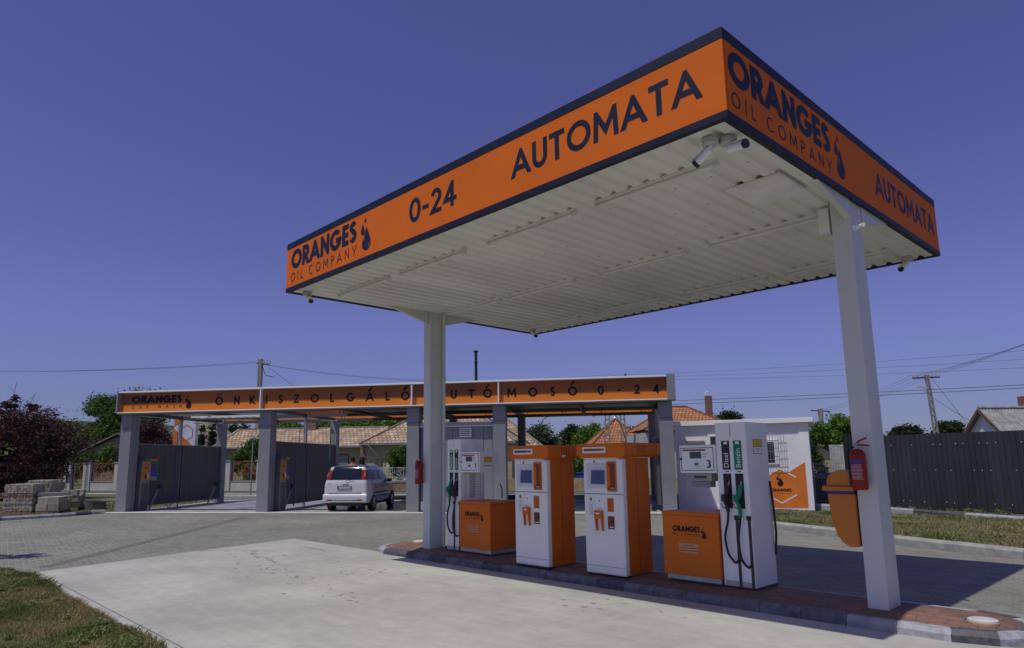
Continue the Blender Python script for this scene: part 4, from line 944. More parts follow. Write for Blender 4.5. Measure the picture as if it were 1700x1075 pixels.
lance(.35, 1.35, 'lance in a slanted tube holder under the board of the leftmost bay', None)
lance(5.75, 1.35, 'lance in a slanted tube holder under the board beside the white car', None)
lance(.35, 5.2, 'brush in a slanted tube holder at the back of the leftmost bay', None)
def whose(lb, pts, m, r=.012):
    P = [Vector(p) for p in pts]; out = []
    for i in range(len(P)-1):
        p0, p1, p2, p3 = P[max(i-1, 0)], P[i], P[i+1], P[min(i+2, len(P)-1)]
        for k in range(8):
            u = k/8; out.append(.5*((2*p1)+(-p0+p2)*u+(2*p0-5*p1+4*p2-p3)*u*u+(-p0+3*p1-3*p2+p3)*u**3))
    out.append(P[-1]); tag(MB().tube(out, r, 6).build('hose', m, smooth=True), lb, 'hose', 'coloured hoses hanging in the bays')
REDH = mat('red hose', (.55, .03, .02), .4); GRH = mat('green hose', (.02, .30, .20), .4); BLH = mat('blue hose', (.02, .04, .45), .4)
whose('blue hose looping down beside the lance of the leftmost bay', [wl(.55, 2.6, 3.3), wl(.5, 2.65, 1.8), wl(.6, 2.6, .6), wl(.6, 2.3, .05), wl(.55, 2.1, .25), wl(.5, 1.9, .85)], BLH)
whose('green hose at the back of the leftmost bay', [wl(.7, WB-.6, 3.3), wl(.6, WB-.6, 2.0), wl(.55, WB-.7, .7), wl(.6, WB-1.1, .1)], GRH)
whose('red hose hanging beside the second column of the car wash', [wl(5.3, .8, 3.2), wl(5.35, .8, 2.2), wl(5.2, .9, 1.0), wl(5.1, 1.0, .25), wl(5.28, .95, .3), wl(5.25, .9, 1.4)], REDH)
whose('blue hose hanging beside the white car', [wl(6.0, 2.0, 3.2), wl(5.95, 2.0, 2.0), wl(5.9, 1.9, 1.0), wl(5.95, 1.8, .1), wl(5.9, 1.6, .8)], BLH)
whose('green hose behind the white car', [wl(5.9, 5.2, 3.2), wl(5.9, 5.1, 2.2), wl(5.9, 5.0, 1.0)], GRH)
whose('red hose looping on the rightmost bay wall', [wl(18.9, 1.4, 3.2), wl(18.9, 1.2, 2.0), wl(18.9, .6, 1.35), wl(18.9, .9, 1.0), wl(18.9, 1.7, 1.15)], REDH)
whose('black hose hanging from the roof of the rightmost bay', [wl(17.7, 3, 3.3), wl(18.0, 3, 2.6), wl(18.2, 3, 1.2)], BLACK)
whose('black hose hanging in front of the tree gap left of the kiosks', [wl(15.6, 3, 3.3), wl(15.0, 3, 3.0), wl(14.8, 3, 1.2)], BLACK)

# ================================================================= CAR
CARW = mat('white car paint', (.58, .59, .62), .22, var=.02, coat=.6); CARG = mat('car glass', (.012, .016, .028), .09, spec=.45)
car = thing('parked_car', 'small white hatchback parked tail first in the wash bay', 'car', wl(8.53, .92), R(37.445+1.5))
CS = [  # station y, sill z, half width, belt z, roof half width, roof z, lean of the upper part
 (-.70, .34, .75, 1.0, .62, 1.505, .46), (-.56, .28, .79, 1.0, .64, 1.525, .42), (-.26, .27, .80, .99, .65, 1.54, .22), (-.18, .27, .80, .99, .65, 1.54, .16),
 (.66, .26, .80, .98, .65, 1.545, 0), (.73, .26, .80, .98, .65, 1.545, 0), (1.42, .26, .80, .97, .62, 1.50, -.05), (2.12, .27, .79, .95, .68, 1.0, 0), (2.62, .28, .77, .88, .62, .92, 0), (2.90, .33, .68, .78, .52, .80, 0)]
def cring(y, sz, bw, bz, rw, rz, ln):
    hi = rz-bz > .2
    x1 = bw-.10; x7 = rw-.02
    tz = .025 if ln > .43 else .07
    P = [(0, sz), (x1*.45, sz), (x1*.84, sz), (x1, sz), (bw-.01, sz+.07), (bw+.005, .58), (bw-.005, bz-.07), (bw-.035, bz), (rw+.02, rz-tz if hi else bz+.02), (x7, rz-.005), (x7*.84, rz+.01), (x7*.45, rz+.022), (0, rz+.028)]
    q = [(x, y+max(0, z-bz)*ln, z) for x, z in P]; return q+[(-x, yy, z) for x, yy, z in q[::-1][1:-1]]
rings = [cring(*c) for c in CS]; NR = 24; vs = [p for r_ in rings for p in r_]; fc = []; fm_ = []
for i in range(len(CS)-1):
    for k in range(NR):
        kk = k if k < 12 else 23-k
        g_ = 0
        if kk == 7 and i in (1, 3, 5, 6): g_ = 2
        if i == 6 and kk in (9, 10, 11): g_ = 3
        if kk == 7 and i in (0, 2, 4): g_ = 4
        fc.append((i*NR+k, i*NR+(k+1) % NR, (i+1)*NR+(k+1) % NR, (i+1)*NR+k)); fm_.append(g_)
# tail: a grid across the first ring, seven columns by seven rows
fx = [1, .84, .45, 0, -.45, -.84, -1]
def tailgrid(ring, base, y_in):
    rows = [[base+3, base+2, base+1, base, base+23, base+22, base+21]]
    for k in range(4, 9):
        x, y, z = ring[k]; row = [base+k]
        for f_ in fx[1:-1]: vs.append((x*f_, y+y_in*(1-abs(f_)**3), z)); row.append(len(vs)-1)
        row.append(base+24-k); rows.append(row)
    rows.append([base+9, base+10, base+11, base+12, base+13, base+14, base+15]); return rows
for ring, base, yi, front in ((rings[0], 0, -.035, False), (rings[-1], (len(CS)-1)*NR, .06, True)):
    rows = tailgrid(ring, base, yi)
    for r_ in range(6):
        for c_ in range(6):
            q = (rows[r_][c_], rows[r_][c_+1], rows[r_+1][c_+1], rows[r_+1][c_]); g_ = 0
            if not front and r_ in (4, 5): g_ = (5 if r_ == 4 else 0) if c_ in (0, 5) else 1
            fc.append(q if not front else q[::-1]); fm_.append(g_)
me = bpy.data.meshes.new('loft'); me.from_pydata(vs, [], fc)
for i in range(6): me.materials.append(CARW)
me.polygons.foreach_set('material_index', fm_); tmp = bpy.data.objects.new('loft', me); C.objects.link(tmp)
tmp.modifiers.new('s', 'SUBSURF').levels = 3
ev = bpy.data.meshes.new_from_object(tmp.evaluated_get(bpy.context.evaluated_depsgraph_get())); bpy.data.objects.remove(tmp)
pieces = {}
for p in ev.polygons:
    key = p.material_index
    if key in (2, 4, 5): key = (key, 1 if p.center.x > 0 else -1, 0 if key != 2 else (0 if p.center.y < -.12 else 1 if p.center.y < .70 else 2))
    pieces.setdefault(key, []).append(p)
TAILR = mat('lamp red', (.26, .025, .01), .12)
for key, ps in pieces.items():
    idx = {}; V_ = []; F_ = []
    for p in ps:
        f_ = []
        for v_ in p.vertices:
            if v_ not in idx: idx[v_] = len(V_); V_.append(tuple(ev.vertices[v_].co))
            f_.append(idx[v_])
        F_.append(tuple(f_))
    k0 = key if isinstance(key, int) else key[0]
    nm, m_ = {0: ('body', CARW), 1: ('rear_window', CARG), 2: ('side_window', CARG), 3: ('windscreen', CARG), 4: ('window_pillar', mat('pillar paint', (.12, .12, .13), .3)), 5: ('tail_light', TAILR)}[k0]
    mb = MB(); mb.faces(V_, F_); o = mb.build(nm, m_, car, smooth=True, angle=70)
    if nm == 'rear_window': rg = o
MB().bar((.02, -.752, 1.03), (.30, -.725, 1.09), .012, .012).build('rear_wiper', BLACKP, rg)
for sx in (-1, 1): MB().tube([(sx*.668, -.615, 1.17), (sx*.635, -.55, 1.33)], .030, 8).build('indicator', mat('lamp amber', (.50, .17, .01), .12), car, smooth=True)
bp = MB().prism([(-.70, .31), (-.765, .36), (-.775, .52), (-.755, .60), (-.60, .62), (-.55, .31)], 'x', -.78, .78).build('rear_bumper', CARW, car, bevel=.05, seg=4)
MB().box(-.42, .42, -.788, -.76, .385, .40).build('bumper_slot', DARKM, bp)
for sx in (-1, 1): MB().box(min(sx*.44, sx*.62), max(sx*.44, sx*.62), -.790, -.755, .375, .425).build('reflector', mat('reflector red', (.28, .02, .02), .2), bp, bevel=.004)
np_ = MB().box(-.27, .23, -.762, -.72, .76, .875).build('licence_plate', mat('plate dark rim', (.20, .20, .22), .5), car, bevel=.003)
MB().box(-.26, -.22, -.7645, -.7622, .768, .867).build('plate_band', BLUE, np_); q = MB()
for k in range(7): q.box(-.20+k*.058, -.165+k*.058, -.7645, -.7622, .785, .85)
q.build('plate_print', mat('plate white', (.55, .55, .53), .5), np_)
hl = MB().box(-.58, .58, -.742, -.72, .630, .636).build('hatch_gap', DARKM, car)
MB().box(-.09, .12, -.765, -.72, .92, .94).build('hatch_handle', STEEL, car, bevel=.004)
for sx in (-1, 1):
    x_ = sx*.792
    dl = MB()
    for y in (-.08, .70, 1.62): dl.box(min(x_, x_+sx*.002), max(x_, x_+sx*.002), y, y+.008, .36, .92)
    dl.box(min(x_, x_+sx*.01), max(x_, x_+sx*.01), -.05, 1.6, .60, .64); dl.build('door_gap', DARKM, car)
    for y in (.08, .82): MB().box(min(x_, x_+sx*.03), max(x_, x_+sx*.03), y, y+.14, .80, .83).build('door_handle', BLACKP, car, bevel=.004)
    m_ = MB().box(min(sx*.76, sx*.93), max(sx*.76, sx*.93), 1.62, 1.72, .96, 1.07).build('wing_mirror', CARG if 0 else BLACKP, car, bevel=.02, seg=3)
    for y in (0, 2.18):
        wh = MB().lathe([(.18, -.085), (.26, -.085), (.285, -.06), (.288, 0), (.285, .06), (.26, .085), (.18, .085)], (sx*.722, y, .288), 28, 'x').build('wheel', BLACK, car, smooth=True)
        MB().lathe([(.185, -.005), (.17, .002), (.06, .0), (.03, .012)] if sx > 0 else [(.03, -.012), (.06, 0), (.17, -.002), (.185, .005)], (sx*.812, y, .288), 20, 'x').build('rim', mat('wheel rim', (.45, .46, .48), .35, metal=.5), wh, smooth=True)
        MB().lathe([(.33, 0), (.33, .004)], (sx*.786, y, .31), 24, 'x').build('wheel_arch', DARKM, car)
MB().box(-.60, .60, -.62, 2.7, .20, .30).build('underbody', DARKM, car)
font_text('IGNIS', 'badge', GREYD, car, (-.60, -.756, .93), FRONT, .05)
# ================================================================= PEOPLE
def person(lb, loc, rz, shirt, hair_long, lean=0):
    t = thing('person', lb, 'person', loc, rz)
    bm_v = [(0, 0, .95), (0, 0, 1.12), (0, .01, 1.30), (0, 0, 1.44), (0, -.01, 1.52), (0, -.015, 1.62), (0, -.01, 1.72),
            (.10, 0, .90), (.11, .02, .50), (.11, 0, .07), (.12, -.12, .03), (-.10, 0, .90), (-.11, .03, .50), (-.11, .02, .07), (-.12, -.10, .03),
            (.19, .0, 1.41), (.24, .03, 1.14), (.22, -.12, .92), (.21, -.20, .86), (-.19, 0, 1.41), (-.25, .03, 1.14), (-.20, -.14, .95), (-.17, -.22, .92)]
    ed = [(0, 1), (1, 2), (2, 3), (3, 4), (4, 5), (5, 6), (0, 7), (7, 8), (8, 9), (9, 10), (0, 11), (11, 12), (12, 13), (13, 14), (3, 15), (15, 16), (16, 17), (17, 18), (3, 19), (19, 20), (20, 21), (21, 22)]
    rad = [.15, .13, .16, .10, .055, .085, .07, .085, .06, .045, .04, .085, .06, .045, .04, .06, .045, .032, .03, .06, .045, .032, .03]
    me = bpy.data.meshes.new('body'); me.from_pydata(bm_v, ed, []); o = bpy.data.objects.new('body', me); C.objects.link(o); o.parent = t
    me.materials.append(mat('skin', (.42, .24, .17), .5, var=.05))
    sk = o.modifiers.new('skin', 'SKIN'); 
    for i, r_ in enumerate(rad): me.skin_vertices[0].data[i].radius = (r_, r_*.8)
    me.skin_vertices[0].data[0].use_root = True; sk.use_smooth_shade = True
    o.modifiers.new('sub', 'SUBSURF').levels = 2; o.modifiers['sub'].render_levels = 2
    MB().lathe([(.15, .86), (.185, .95), (.17, 1.12), (.20, 1.34), (.17, 1.44), (.07, 1.50)], n=18).build('shirt', shirt, t, smooth=True)
    sl = MB()
    for sx in (-1, 1): sl.tube([(sx*.14, 0, 1.43), (sx*.20, 0, 1.40), (sx*.235, .02, 1.20)], .075, 10, r1=.065)
    sl.build('sleeve', shirt, t, smooth=True)
    tr = MB()
    for sx in (-1, 1): tr.tube([(sx*.09, 0, .95), (sx*.11, .02, .5), (sx*.11, .01, .10)], .11, 10, r1=.07)
    tr.build('trousers', mat('dark denim', (.03, .04, .08), .8), t, smooth=True)
    hr = MB().lathe([(.04, 1.56), (.098, 1.60), (.108, 1.68), (.095, 1.76), (.05, 1.80), (.01, 1.81)] if not hair_long else [(.06, 1.34), (.12, 1.42), (.125, 1.6), (.115, 1.72), (.08, 1.79), (.01, 1.815)], (0, .025, 0), 16)
    hr.build('hair', mat('dark hair', (.012, .010, .010), .5), t, smooth=True); t.scale = (1.08, 1.08, 1.08)
    return t
person('person with short dark hair in an orange shirt behind the white car', (-27.95, 17.15, 0), R(60), mat('orange shirt', (.45, .09, .02), .8), False)
person('person with long dark hair in a black shirt behind the white car', (-27.85, 17.6, 0), R(100), mat('black shirt', (.02, .02, .025), .8), True)

# ================================================================= STACKED MATERIAL ON THE LEFT
PAVS = mat('stacked pavers', (.42, .385, .30), .9, var=.22, scale=9, isl=.22, bump=.3, bscale=40)
def paver_stack(name, lb, loc, rz, nx, ny, nz, bx, by, bz, jitter=.008, red=False, drop=0.):
    t = thing(name, lb, 'paver stack', loc, rz)
    pal = MB()
    for k in range(3): pal.box(0, nx*bx, k*(ny*by-.1)/2, k*(ny*by-.1)/2+.1, 0, .09)
    for k in range(6): pal.box(k*(nx*bx-.1)/5, k*(nx*bx-.1)/5+.1, 0, ny*by, .09, .112)
    pal.build('pallet', WOOD, t)
    mb = MB()
    for z in range(nz):
        mb.cur = 1 if red and z == nz//2 else 0
        ox, oy = random.uniform(-jitter, jitter)*1.5, random.uniform(-jitter, jitter)*1.5
        for i in range(nx):
            for j in range(ny):
                if 0 < i < nx-1 and 0 < j < ny-1 and z < nz-1: continue
                if z >= nz-1 and random.random() < drop: continue
                a, b, c = i*bx+ox+random.uniform(-jitter, jitter), j*by+oy+random.uniform(-jitter, jitter), .114+z*bz
                mb.box(a+.004, a+bx-.004, b+.004, b+by-.004, c, c+bz-.004)
    mb.build('paver', [PAVS, mat('red pavers solid', (.28, .13, .09), .9, var=.2, isl=.2)], t, bevel=.004, seg=1)
    return t
paver_stack('paver_stack', 'tall pallet of grey paving stones with one reddish course', (-30.05, 4.30, -.02), R(62), 9, 6, 12, .1, .2, .078, red=True)
paver_stack('paver_stack', 'pallet of grey paving stones standing behind the taller front stack', (-31.7, 5.15, -.02), R(62), 9, 8, 12, .1, .2, .086, drop=.3)
paver_stack('block_stack', 'lower pallet of large pale concrete blocks beside the kerb', (-29.15, 5.15, -.02), R(62), 2, 4, 2, .35, .34, .24, jitter=.02)
paver_stack('block_stack', 'loose kerb stones piled on a pallet behind the large blocks', (-30.75, 6.2, -.02), R(62), 2, 3, 3, .3, .3, .22, jitter=.03, drop=.35)
t = thing('kerb_stones', 'two spare kerb stones laid on top of the low block pallet', 'kerb stone', (-29.6, 5.3, .58), R(100)); MB().box(-.02, 1.0, .12, .27, 0, .12).build('stone', CONC2, t, bevel=.01); MB().box(.1, .95, .32, .46, 0, .12).build('stone', CONC2, t, bevel=.01)
rg = thing('concrete_ring', 'weathered concrete ring lying in the grass right of the pallets', 'ring', (-31.2, 7.35, -.02)); MB().lathe([(.40, .30), (.40, 0), (.52, 0), (.52, .30), (.40, .30)], n=28).build('ring', mat('old concrete', (.20, .20, .18), .9, var=.3, scale=5, bump=.4), rg, smooth=True)
# ================================================================= OFFICE CONTAINER
cdir = Vector((3.81, 1.52, 0)).normalized(); CA = math.atan2(cdir.y, cdir.x)
oc = thing('office_container', 'white ribbed site office container with an orange corner and company emblem', 'container', (-13.03, 20.53, 0), CA)
CWH = mat('container white', (.84, .845, .84), .5, var=.06, scale=1.5)
bd = MB(); xx = .30
bd.box(0, 4.1, .02, 2.4, .05, 2.74)
b = bd.build('wall', CWH, oc)
rb = MB()
while xx < 3.82: rb.box(xx, xx+.018, .008, .0199, .14, 2.70); xx += .05
rb.build('rib', CWH, b)
for a, c in ((-.01, .28), (3.83, 4.11)): MB().box(a, c, -.012, .0195, .02, 2.74).build('corner_post', CWH, b)
MB().box(-.01, 4.11, -.010, .018, .02, .14).build('bottom_rail', CWH, b)
MB().box(-.20, 4.27, -.14, 2.5, 2.74, 2.89).build('roof', mat('container roof', (.86, .865, .86), .5, var=.05), oc, bevel=.006)
dr = MB().box(1.85, 2.6, -.004, .0185, .15, 2.10).build('door', mat('door white', (.84, .84, .84), .4), oc, bevel=.004)
MB().box(2.60, 2.66, -.016, .0188, .14, 2.2).box(1.79, 1.85, -.016, .0188, .14, 2.2).build('door_frame', WHITE, dr)
w2 = MB().box(1.05, 1.75, -.02, .0185, 1.45, 2.45).build('window', WHITE, oc, bevel=.004); MB().box(1.13, 1.67, -.024, -.0205, 1.53, 2.37).build('pane', GLASS, w2)
wn = MB().box(2.75, 3.20, -.025, .0185, 1.42, 2.22).build('window', WHITE, oc, bevel=.006); MB().box(2.80, 3.08, -.03, -.0255, 1.50, 2.15).build('pane', GLASS, wn)
gm = MB()
for k in range(10): gm.tube([(2.62+k*.085, -.09, 1.32), (2.62+k*.085, -.09, 2.38)], .006, 5)
for k in range(5): gm.tube([(2.60, -.092, 1.34+k*.255), (3.42, -.092, 1.34+k*.255)], .006, 5)
gm.build('window_grille', STEEL, wn)
MB().box(.35, .95, -.10, .0, 2.18, 2.24).build('lamp_housing', STEEL, oc)
og = MB(); og.prism([(3.94, .11), (2.74, .11), (2.74, 1.04), (3.19, 1.31), (3.46, 1.20), (3.94, 1.51)], 'y', -.018, -.0125); og.build('orange_corner', mat('decal orange', (.70, .20, .02), .5), oc)
hx = MB(); cx, cz, r_ = 3.19, .775, .53
hp = [(cx+r_*math.cos(R(90+60*k)), cz+r_*math.sin(R(90+60*k))) for k in range(6)]
for k in range(6):
    a, c = hp[k], hp[(k+1) % 6]; hx.bar((a[0], -.0225, a[1]), (c[0], -.0225, c[1]), .002, .035)
hx.build('hexagon_outline', WHITE, oc)
mb = MB(); text_mb(mb, 'ORANGES', (2.88, -.021, .60), X, Z, (0, -1, 0), .095, .24, gap=.05, width=.61); mb.build('lettering', INK, oc)
mb = MB(); text_mb(mb, 'OIL COMPANY', (2.89, -.021, .53), X, Z, (0, -1, 0), .035, .13, gap=.62, width=.59, space=.75); mb.build('lettering', INK, oc)
mb = MB(); drops(mb, (3.08, -.021, .76), X, Z, (0, -1, 0), .38); mb.build('logo', [INK, ORS], oc)
# ================================================================= FENCES ON THE RIGHT
fa = math.atan2(-.7, 3.34); FENCE = mat('anthracite sheet', (.036, .037, .045), .42, var=.28, scale=1.1, stretch=(2, 1, .35))
fe = thing('sheet_fence', 'dark anthracite corrugated sheet fence behind the verge', 'fence', (-8.3, 23.35, 0), fa)
mb = MB(); x = 0.; pr2 = []
while x < 12: pr2 += [(x, 0), (x+.07, 0), (x+.085, .022), (x+.125, .022), (x+.14, 0)]; x += .143
for a, b in zip(pr2, pr2[1:]):
    if b[0] > a[0]+1e-4:
        jz = .12+.0*a[0]; mb.poly([(a[0], a[1], jz), (b[0], b[1], jz), (b[0], b[1], 2.28), (a[0], a[1], 2.28)])
mb.build('sheet', FENCE, fe)
sm = MB()
for z in (.35, 1.25, 1.98):
    x = .3
    while x < 11.5: sm.lathe([(.012, 0), (.012, .01)], (x, -.011, z+random.uniform(-.01, .01)), 6, 'y'); x += random.choice([.2, .4, .2, .6])
sm.build('screw', mat('screw zinc', (.75, .75, .74), .4), fe)
for k in range(6): MB().box(.2+k*2.1, .26+k*2.1, .06, .12, 0, 2.2).build('post', STEEL, fe)
for k in (0, 1.5): MB().box(-.05+k, .35+k*1.1, -.1, .2, -.03, .10).build('footing', CONC2, fe, bevel=.01)
mf = thing('mesh_fence', 'galvanised wire mesh fence between the white container and the dark fence', 'fence', (-10.1, 24.2, 0), R(-5))
for x in (0, 2.0): MB().box(x, x+.05, 0, .05, 0, 1.5).build('post', STEEL, mf)
wm = MB(); 
for k in range(36): wm.tube([(.03+k*.055, 0, .12), (.03+k*.055, 0, 1.5)], .004, 4)
for z in (.2, .45, .72, .98, 1.25, 1.45): wm.tube([(0, .012, z), (2.0, .012, z)], .006 if z != .98 else .02, 4)
wm.build('mesh', STEEL, mf)
t = thing('stacked_sheets', 'weathered grey corrugated sheets leaning behind the wire mesh fence', 'sheets', (-10.95, 28.2, 0), R(8))
for k in range(4):
    mb = MB(); xs = [i*.05 for i in range(19)]; off = k*.22
    for a, b in zip(xs, xs[1:]):
        f = lambda q: .025*math.sin(q*36)
        mb.poly([(a+off, f(a)+k*.06, .1), (b+off, f(b)+k*.06, .1), (b+off-.22, f(b)+.55+k*.06, 2.15), (a+off-.22, f(a)+.55+k*.06, 2.15)])
    mb.build('sheet', mat('old sheet', (.30, .295, .275), .9, var=.25, scale=5), t, smooth=True)
t = thing('tarp_pile', 'dark tarpaulin covered heap behind the wire mesh fence', 'heap', (-9.9, 25.1, 0)); MB().lathe([(.75, 0), (.72, .6), (.6, .95), (.3, 1.1), (.05, 1.13)], n=11).build('tarpaulin', mat('tarpaulin', (.02, .02, .022), .5, bump=.6, bscale=6), t, smooth=True)
t = thing('gate_leaf', 'tall black gate leaf at the left end of the dark sheet fence', 'gate', (-8.75, 23.5, 0), fa); MB().box(0, .42, 0, .05, .55, 2.35).build('panel', BLACKP, t, bevel=.006); MB().box(.38, .44, .06, .12, 0, 2.35).build('post', BLACKP, t)
# ================================================================= FAR SURROUNDINGS
CR = Vector((RT.x, RT.y, 0)).normalized()            # roughly the direction of the street fronts
def leaves(name, lobes, n, leaf, m, parent=None, seed=1, clump=.35, shell=.45, nc=None, flat=.0):
    rs = np.random.RandomState(seed); L = np.array(lobes, float); vol = L[:, 3]*L[:, 4]*L[:, 5]; nc = nc or max(30, n//45)
    li = rs.choice(len(L), nc, p=vol/vol.sum()); d = rs.normal(size=(nc, 3)); d /= np.linalg.norm(d, axis=1)[:, None]
    r = shell+(1-shell)*rs.rand(nc)**.7; cc = L[li, :3]+d*r[:, None]*L[li, 3:]
    cs = clump*(.55+.9*rs.rand(nc)); ci = rs.randint(0, nc, n)
    p = cc[ci]+rs.normal(size=(n, 3))*cs[ci][:, None]*np.array([.5, .5, .34]); p[:, 2] = np.maximum(p[:, 2], .05)
    a = rs.normal(size=(n, 3)); a[:, 2] *= .6; a /= np.linalg.norm(a, axis=1)[:, None]; b = np.cross(a, rs.normal(size=(n, 3))); b /= np.linalg.norm(b, axis=1)[:, None]
    s = leaf*(.6+.8*rs.rand(n))[:, None]
    V = np.stack([p-a*s, p-b*s*.55, p+a*s, p+b*s*.55], 1)
    me = bpy.data.meshes.new(name); me.vertices.add(n*4); me.vertices.foreach_set('co', V.reshape(-1)); me.loops.add(n*4); me.loops.foreach_set('vertex_index', np.arange(n*4))
    me.polygons.add(n); me.polygons.foreach_set('loop_start', np.arange(n)*4); me.update(calc_edges=True); me.materials.append(m)
    o = bpy.data.objects.new(name, me); C.objects.link(o)
    if parent: o.parent = parent
    return o
BARK = mat('bark', (.13, .10, .075), .9, var=.3, scale=8, bump=.4)
def leafm(name, c, c2=None, tr=.3): return two_mat(name, c, c2 or tuple(q*.6 for q in c), s=.9, lo=.35, hi=.65, s2=5, isl=.7, trans=tr, rough=.6)
LF = dict(purple=leafm('plum leaves', (.115, .05, .048), (.045, .022, .028), .2), green=leafm('green leaves', (.13, .225, .04), (.06, .12, .025)), bright=leafm('bright leaves', (.17, .30, .035), (.085, .17, .025)),
    dark=leafm('dark leaves', (.045, .085, .025), (.022, .045, .016)), silver=leafm('silver leaves', (.10, .15, .085), (.05, .085, .04)), conif=leafm('conifer leaves', (.05, .10, .022), (.02, .045, .012), .1), yellow=leafm('yellowish leaves', (.22, .25, .09), (.10, .15, .04)))
def tree(name, lb, cat, x, y, lobes, n, leaf, kind, seed, trunk=.16, grp=None, clump=.5, shell=.4, th_=None):
    """lobes relative to the foot, x across the view, y in depth"""
    t = thing(name, lb, cat, (x, y, -.03), math.atan2(CR.y, CR.x), grp)
    top = max(l[2] for l in lobes)
    if trunk:
        mb = MB(); mb.tube([(0, 0, 0), (.05, 0, top*.3), (-.04, .03, top*.55), (0, 0, top*.9)], trunk, 8, r1=trunk*.35)
        for i, l in enumerate(lobes[:7]): mb.tube([(0, 0, top*(.25+.06*i)), (l[0]*.5, l[1]*.5, (top*.35+l[2])/2), (l[0], l[1], l[2])], trunk*.5, 6, r1=trunk*.12)
        mb.build('trunk', BARK, t, smooth=True)
    leaves('crown', lobes, n, leaf, LF[kind], t, seed, clump, shell); return t
G = 'trees and shrubs along the street'
pl_ = tree('plum_tree', 'spreading dark purple plum tree behind the paver stacks', 'tree', -43.6, 6.9, [(-1.6, 0, 2.4, 2.2, 2, 2.1), (.2, 0, 3.2, 1.9, 1.8, 1.5), (1.8, .3, 2.9, 1.3, 1.4, 1.2), (-.6, -.5, 1.4, 2.0, 1.6, 1.3), (-1.2, 0, 4.2, .8, .7, .5), (.6, 0, 4.3, .9, .9, .45), (1.3, -.3, 1.9, 1.4, 1.3, .9)], 42000, .06, 'purple', 11, .22, clump=.55)
sg = MB(); lv = []
for bx, hh, dx in ((-1.0, 6.2, .25), (-.2, 5.6, .5), (-1.7, 5.2, -.3), (-.55, 5.3, .2)):
    sg.tube([(bx, 0, 3.8), (bx+dx*.4, 0, (3.8+hh)/2), (bx+dx, .05, hh)], .03, 5, r1=.008)
    for k in range(4): zz = 4.4+(hh-4.5)*k/4; sg.tube([(bx+dx*.5, 0, zz), (bx+dx*.5+random.choice([-1, 1])*.3, 0, zz+.25)], .012, 4, r1=.004)
sg.build('bare_twigs', BARK, pl_, smooth=True)
leaves('twig_leaves', [(-1.0, 0, 4.9, .35, .3, .14), (-.6, 0, 5.2, .2, .2, .15), (.15, 0, 4.8, .35, .3, .12), (-1.8, 0, 4.5, .4, .3, .15)], 900, .08, LF['purple'], pl_, 5, .2)
tree('plum_tree', 'smaller purple plum tree seen past the first car wash column', 'tree', -51.8, 15.3, [(0, 0, 3.5, 1.1, 1, 1.2), (-.7, .1, 2.8, .9, .8, .9), (.8, 0, 3.1, .8, .8, .9)], 14000, .07, 'purple', 12, .12, clump=.45)
tree('walnut_tree', 'tall loose green tree rising left of the car wash sign', 'tree', -66.3, 17.2, [(.6, 0, 6.3, 1.9, 1.8, 1.6), (-1.4, 0, 6.6, 1.3, 1.3, 1.1), (1.9, 0, 7.4, 1.2, 1.2, .8), (-.3, 0, 4.6, 2.3, 2, 1.4), (-1.8, 0, 3.6, 1.6, 1.5, 1.3), (2.8, 0, 5.6, 1.3, 1.3, 1.2), (0, 0, 2.6, 2.6, 2, 1.3)], 40000, .10, 'green', 13, .25, clump=.62)
tree('round_tree', 'bushy mid green tree rising behind the plum tree', 'tree', -75.3, 15.1, [(0, 0, 4.8, 1.6, 1.5, 1.0), (-1.3, 0, 4.3, 1.5, 1.2, 1.0), (1.6, 0, 4.2, 1.2, 1.2, .9), (-2.8, 0, 4.9, .9, .9, .8), (.2, 0, 3.2, 2.2, 2, 1.2)], 14000, .13, 'green', 14, .2, clump=.5)
tree('thuja', 'narrow dark green thuja, left one of the pair beside the tiled roof', 'conifer', -56.3, 20.7, [(0, 0, 1.0, .45, .45, 1), (0, 0, 2.4, .42, .42, 1.2), (0, 0, 3.7, .33, .33, 1.1), (0, 0, 4.6, .16, .16, .5)], 7000, .07, 'conif', 15, .06, clump=.22, shell=.15)
tree('thuja', 'taller dark green thuja, right one of the pair beside the tiled roof', 'conifer', -55.9, 21.4, [(0, 0, 1.0, .5, .5, 1), (0, 0, 2.6, .48, .48, 1.3), (0, 0, 4.0, .40, .40, 1.2), (0, 0, 5.0, .2, .2, .6)], 8000, .07, 'conif', 16, .06, clump=.22, shell=.15)
tree('dark_tree', 'dark tree far behind the first bay', 'tree', -69, 29, [(0, 0, 4.6, 1.3, 1.2, 1.2), (1.2, 0, 3.6, 1.2, 1, 1.2), (-1, 0, 3.5, 1.2, 1, 1.2)], 9000, .13, 'dark', 17, .2)
tree('shrub', 'tall green shrub behind the rusty fence panel in the first bay', 'shrub', -48.6, 21.6, [(0, 0, 2.3, .9, .8, 1.3), (.5, 0, 3.0, .7, .6, .8), (-.9, 0, 1.9, .8, .7, .8), (.7, 0, 1.6, .8, .8, 1.2)], 11000, .085, 'green', 18, .06, clump=.35)
tree('round_tree', 'bright green tree seen over the partition of the second bay', 'tree', -54.4, 27.1, [(0, 0, 4.2, 1.2, 1.1, 1.1), (-.9, 0, 3.5, .9, .9, .9), (.9, 0, 3.3, .9, .9, 1.0)], 10000, .11, 'bright', 19, .15)
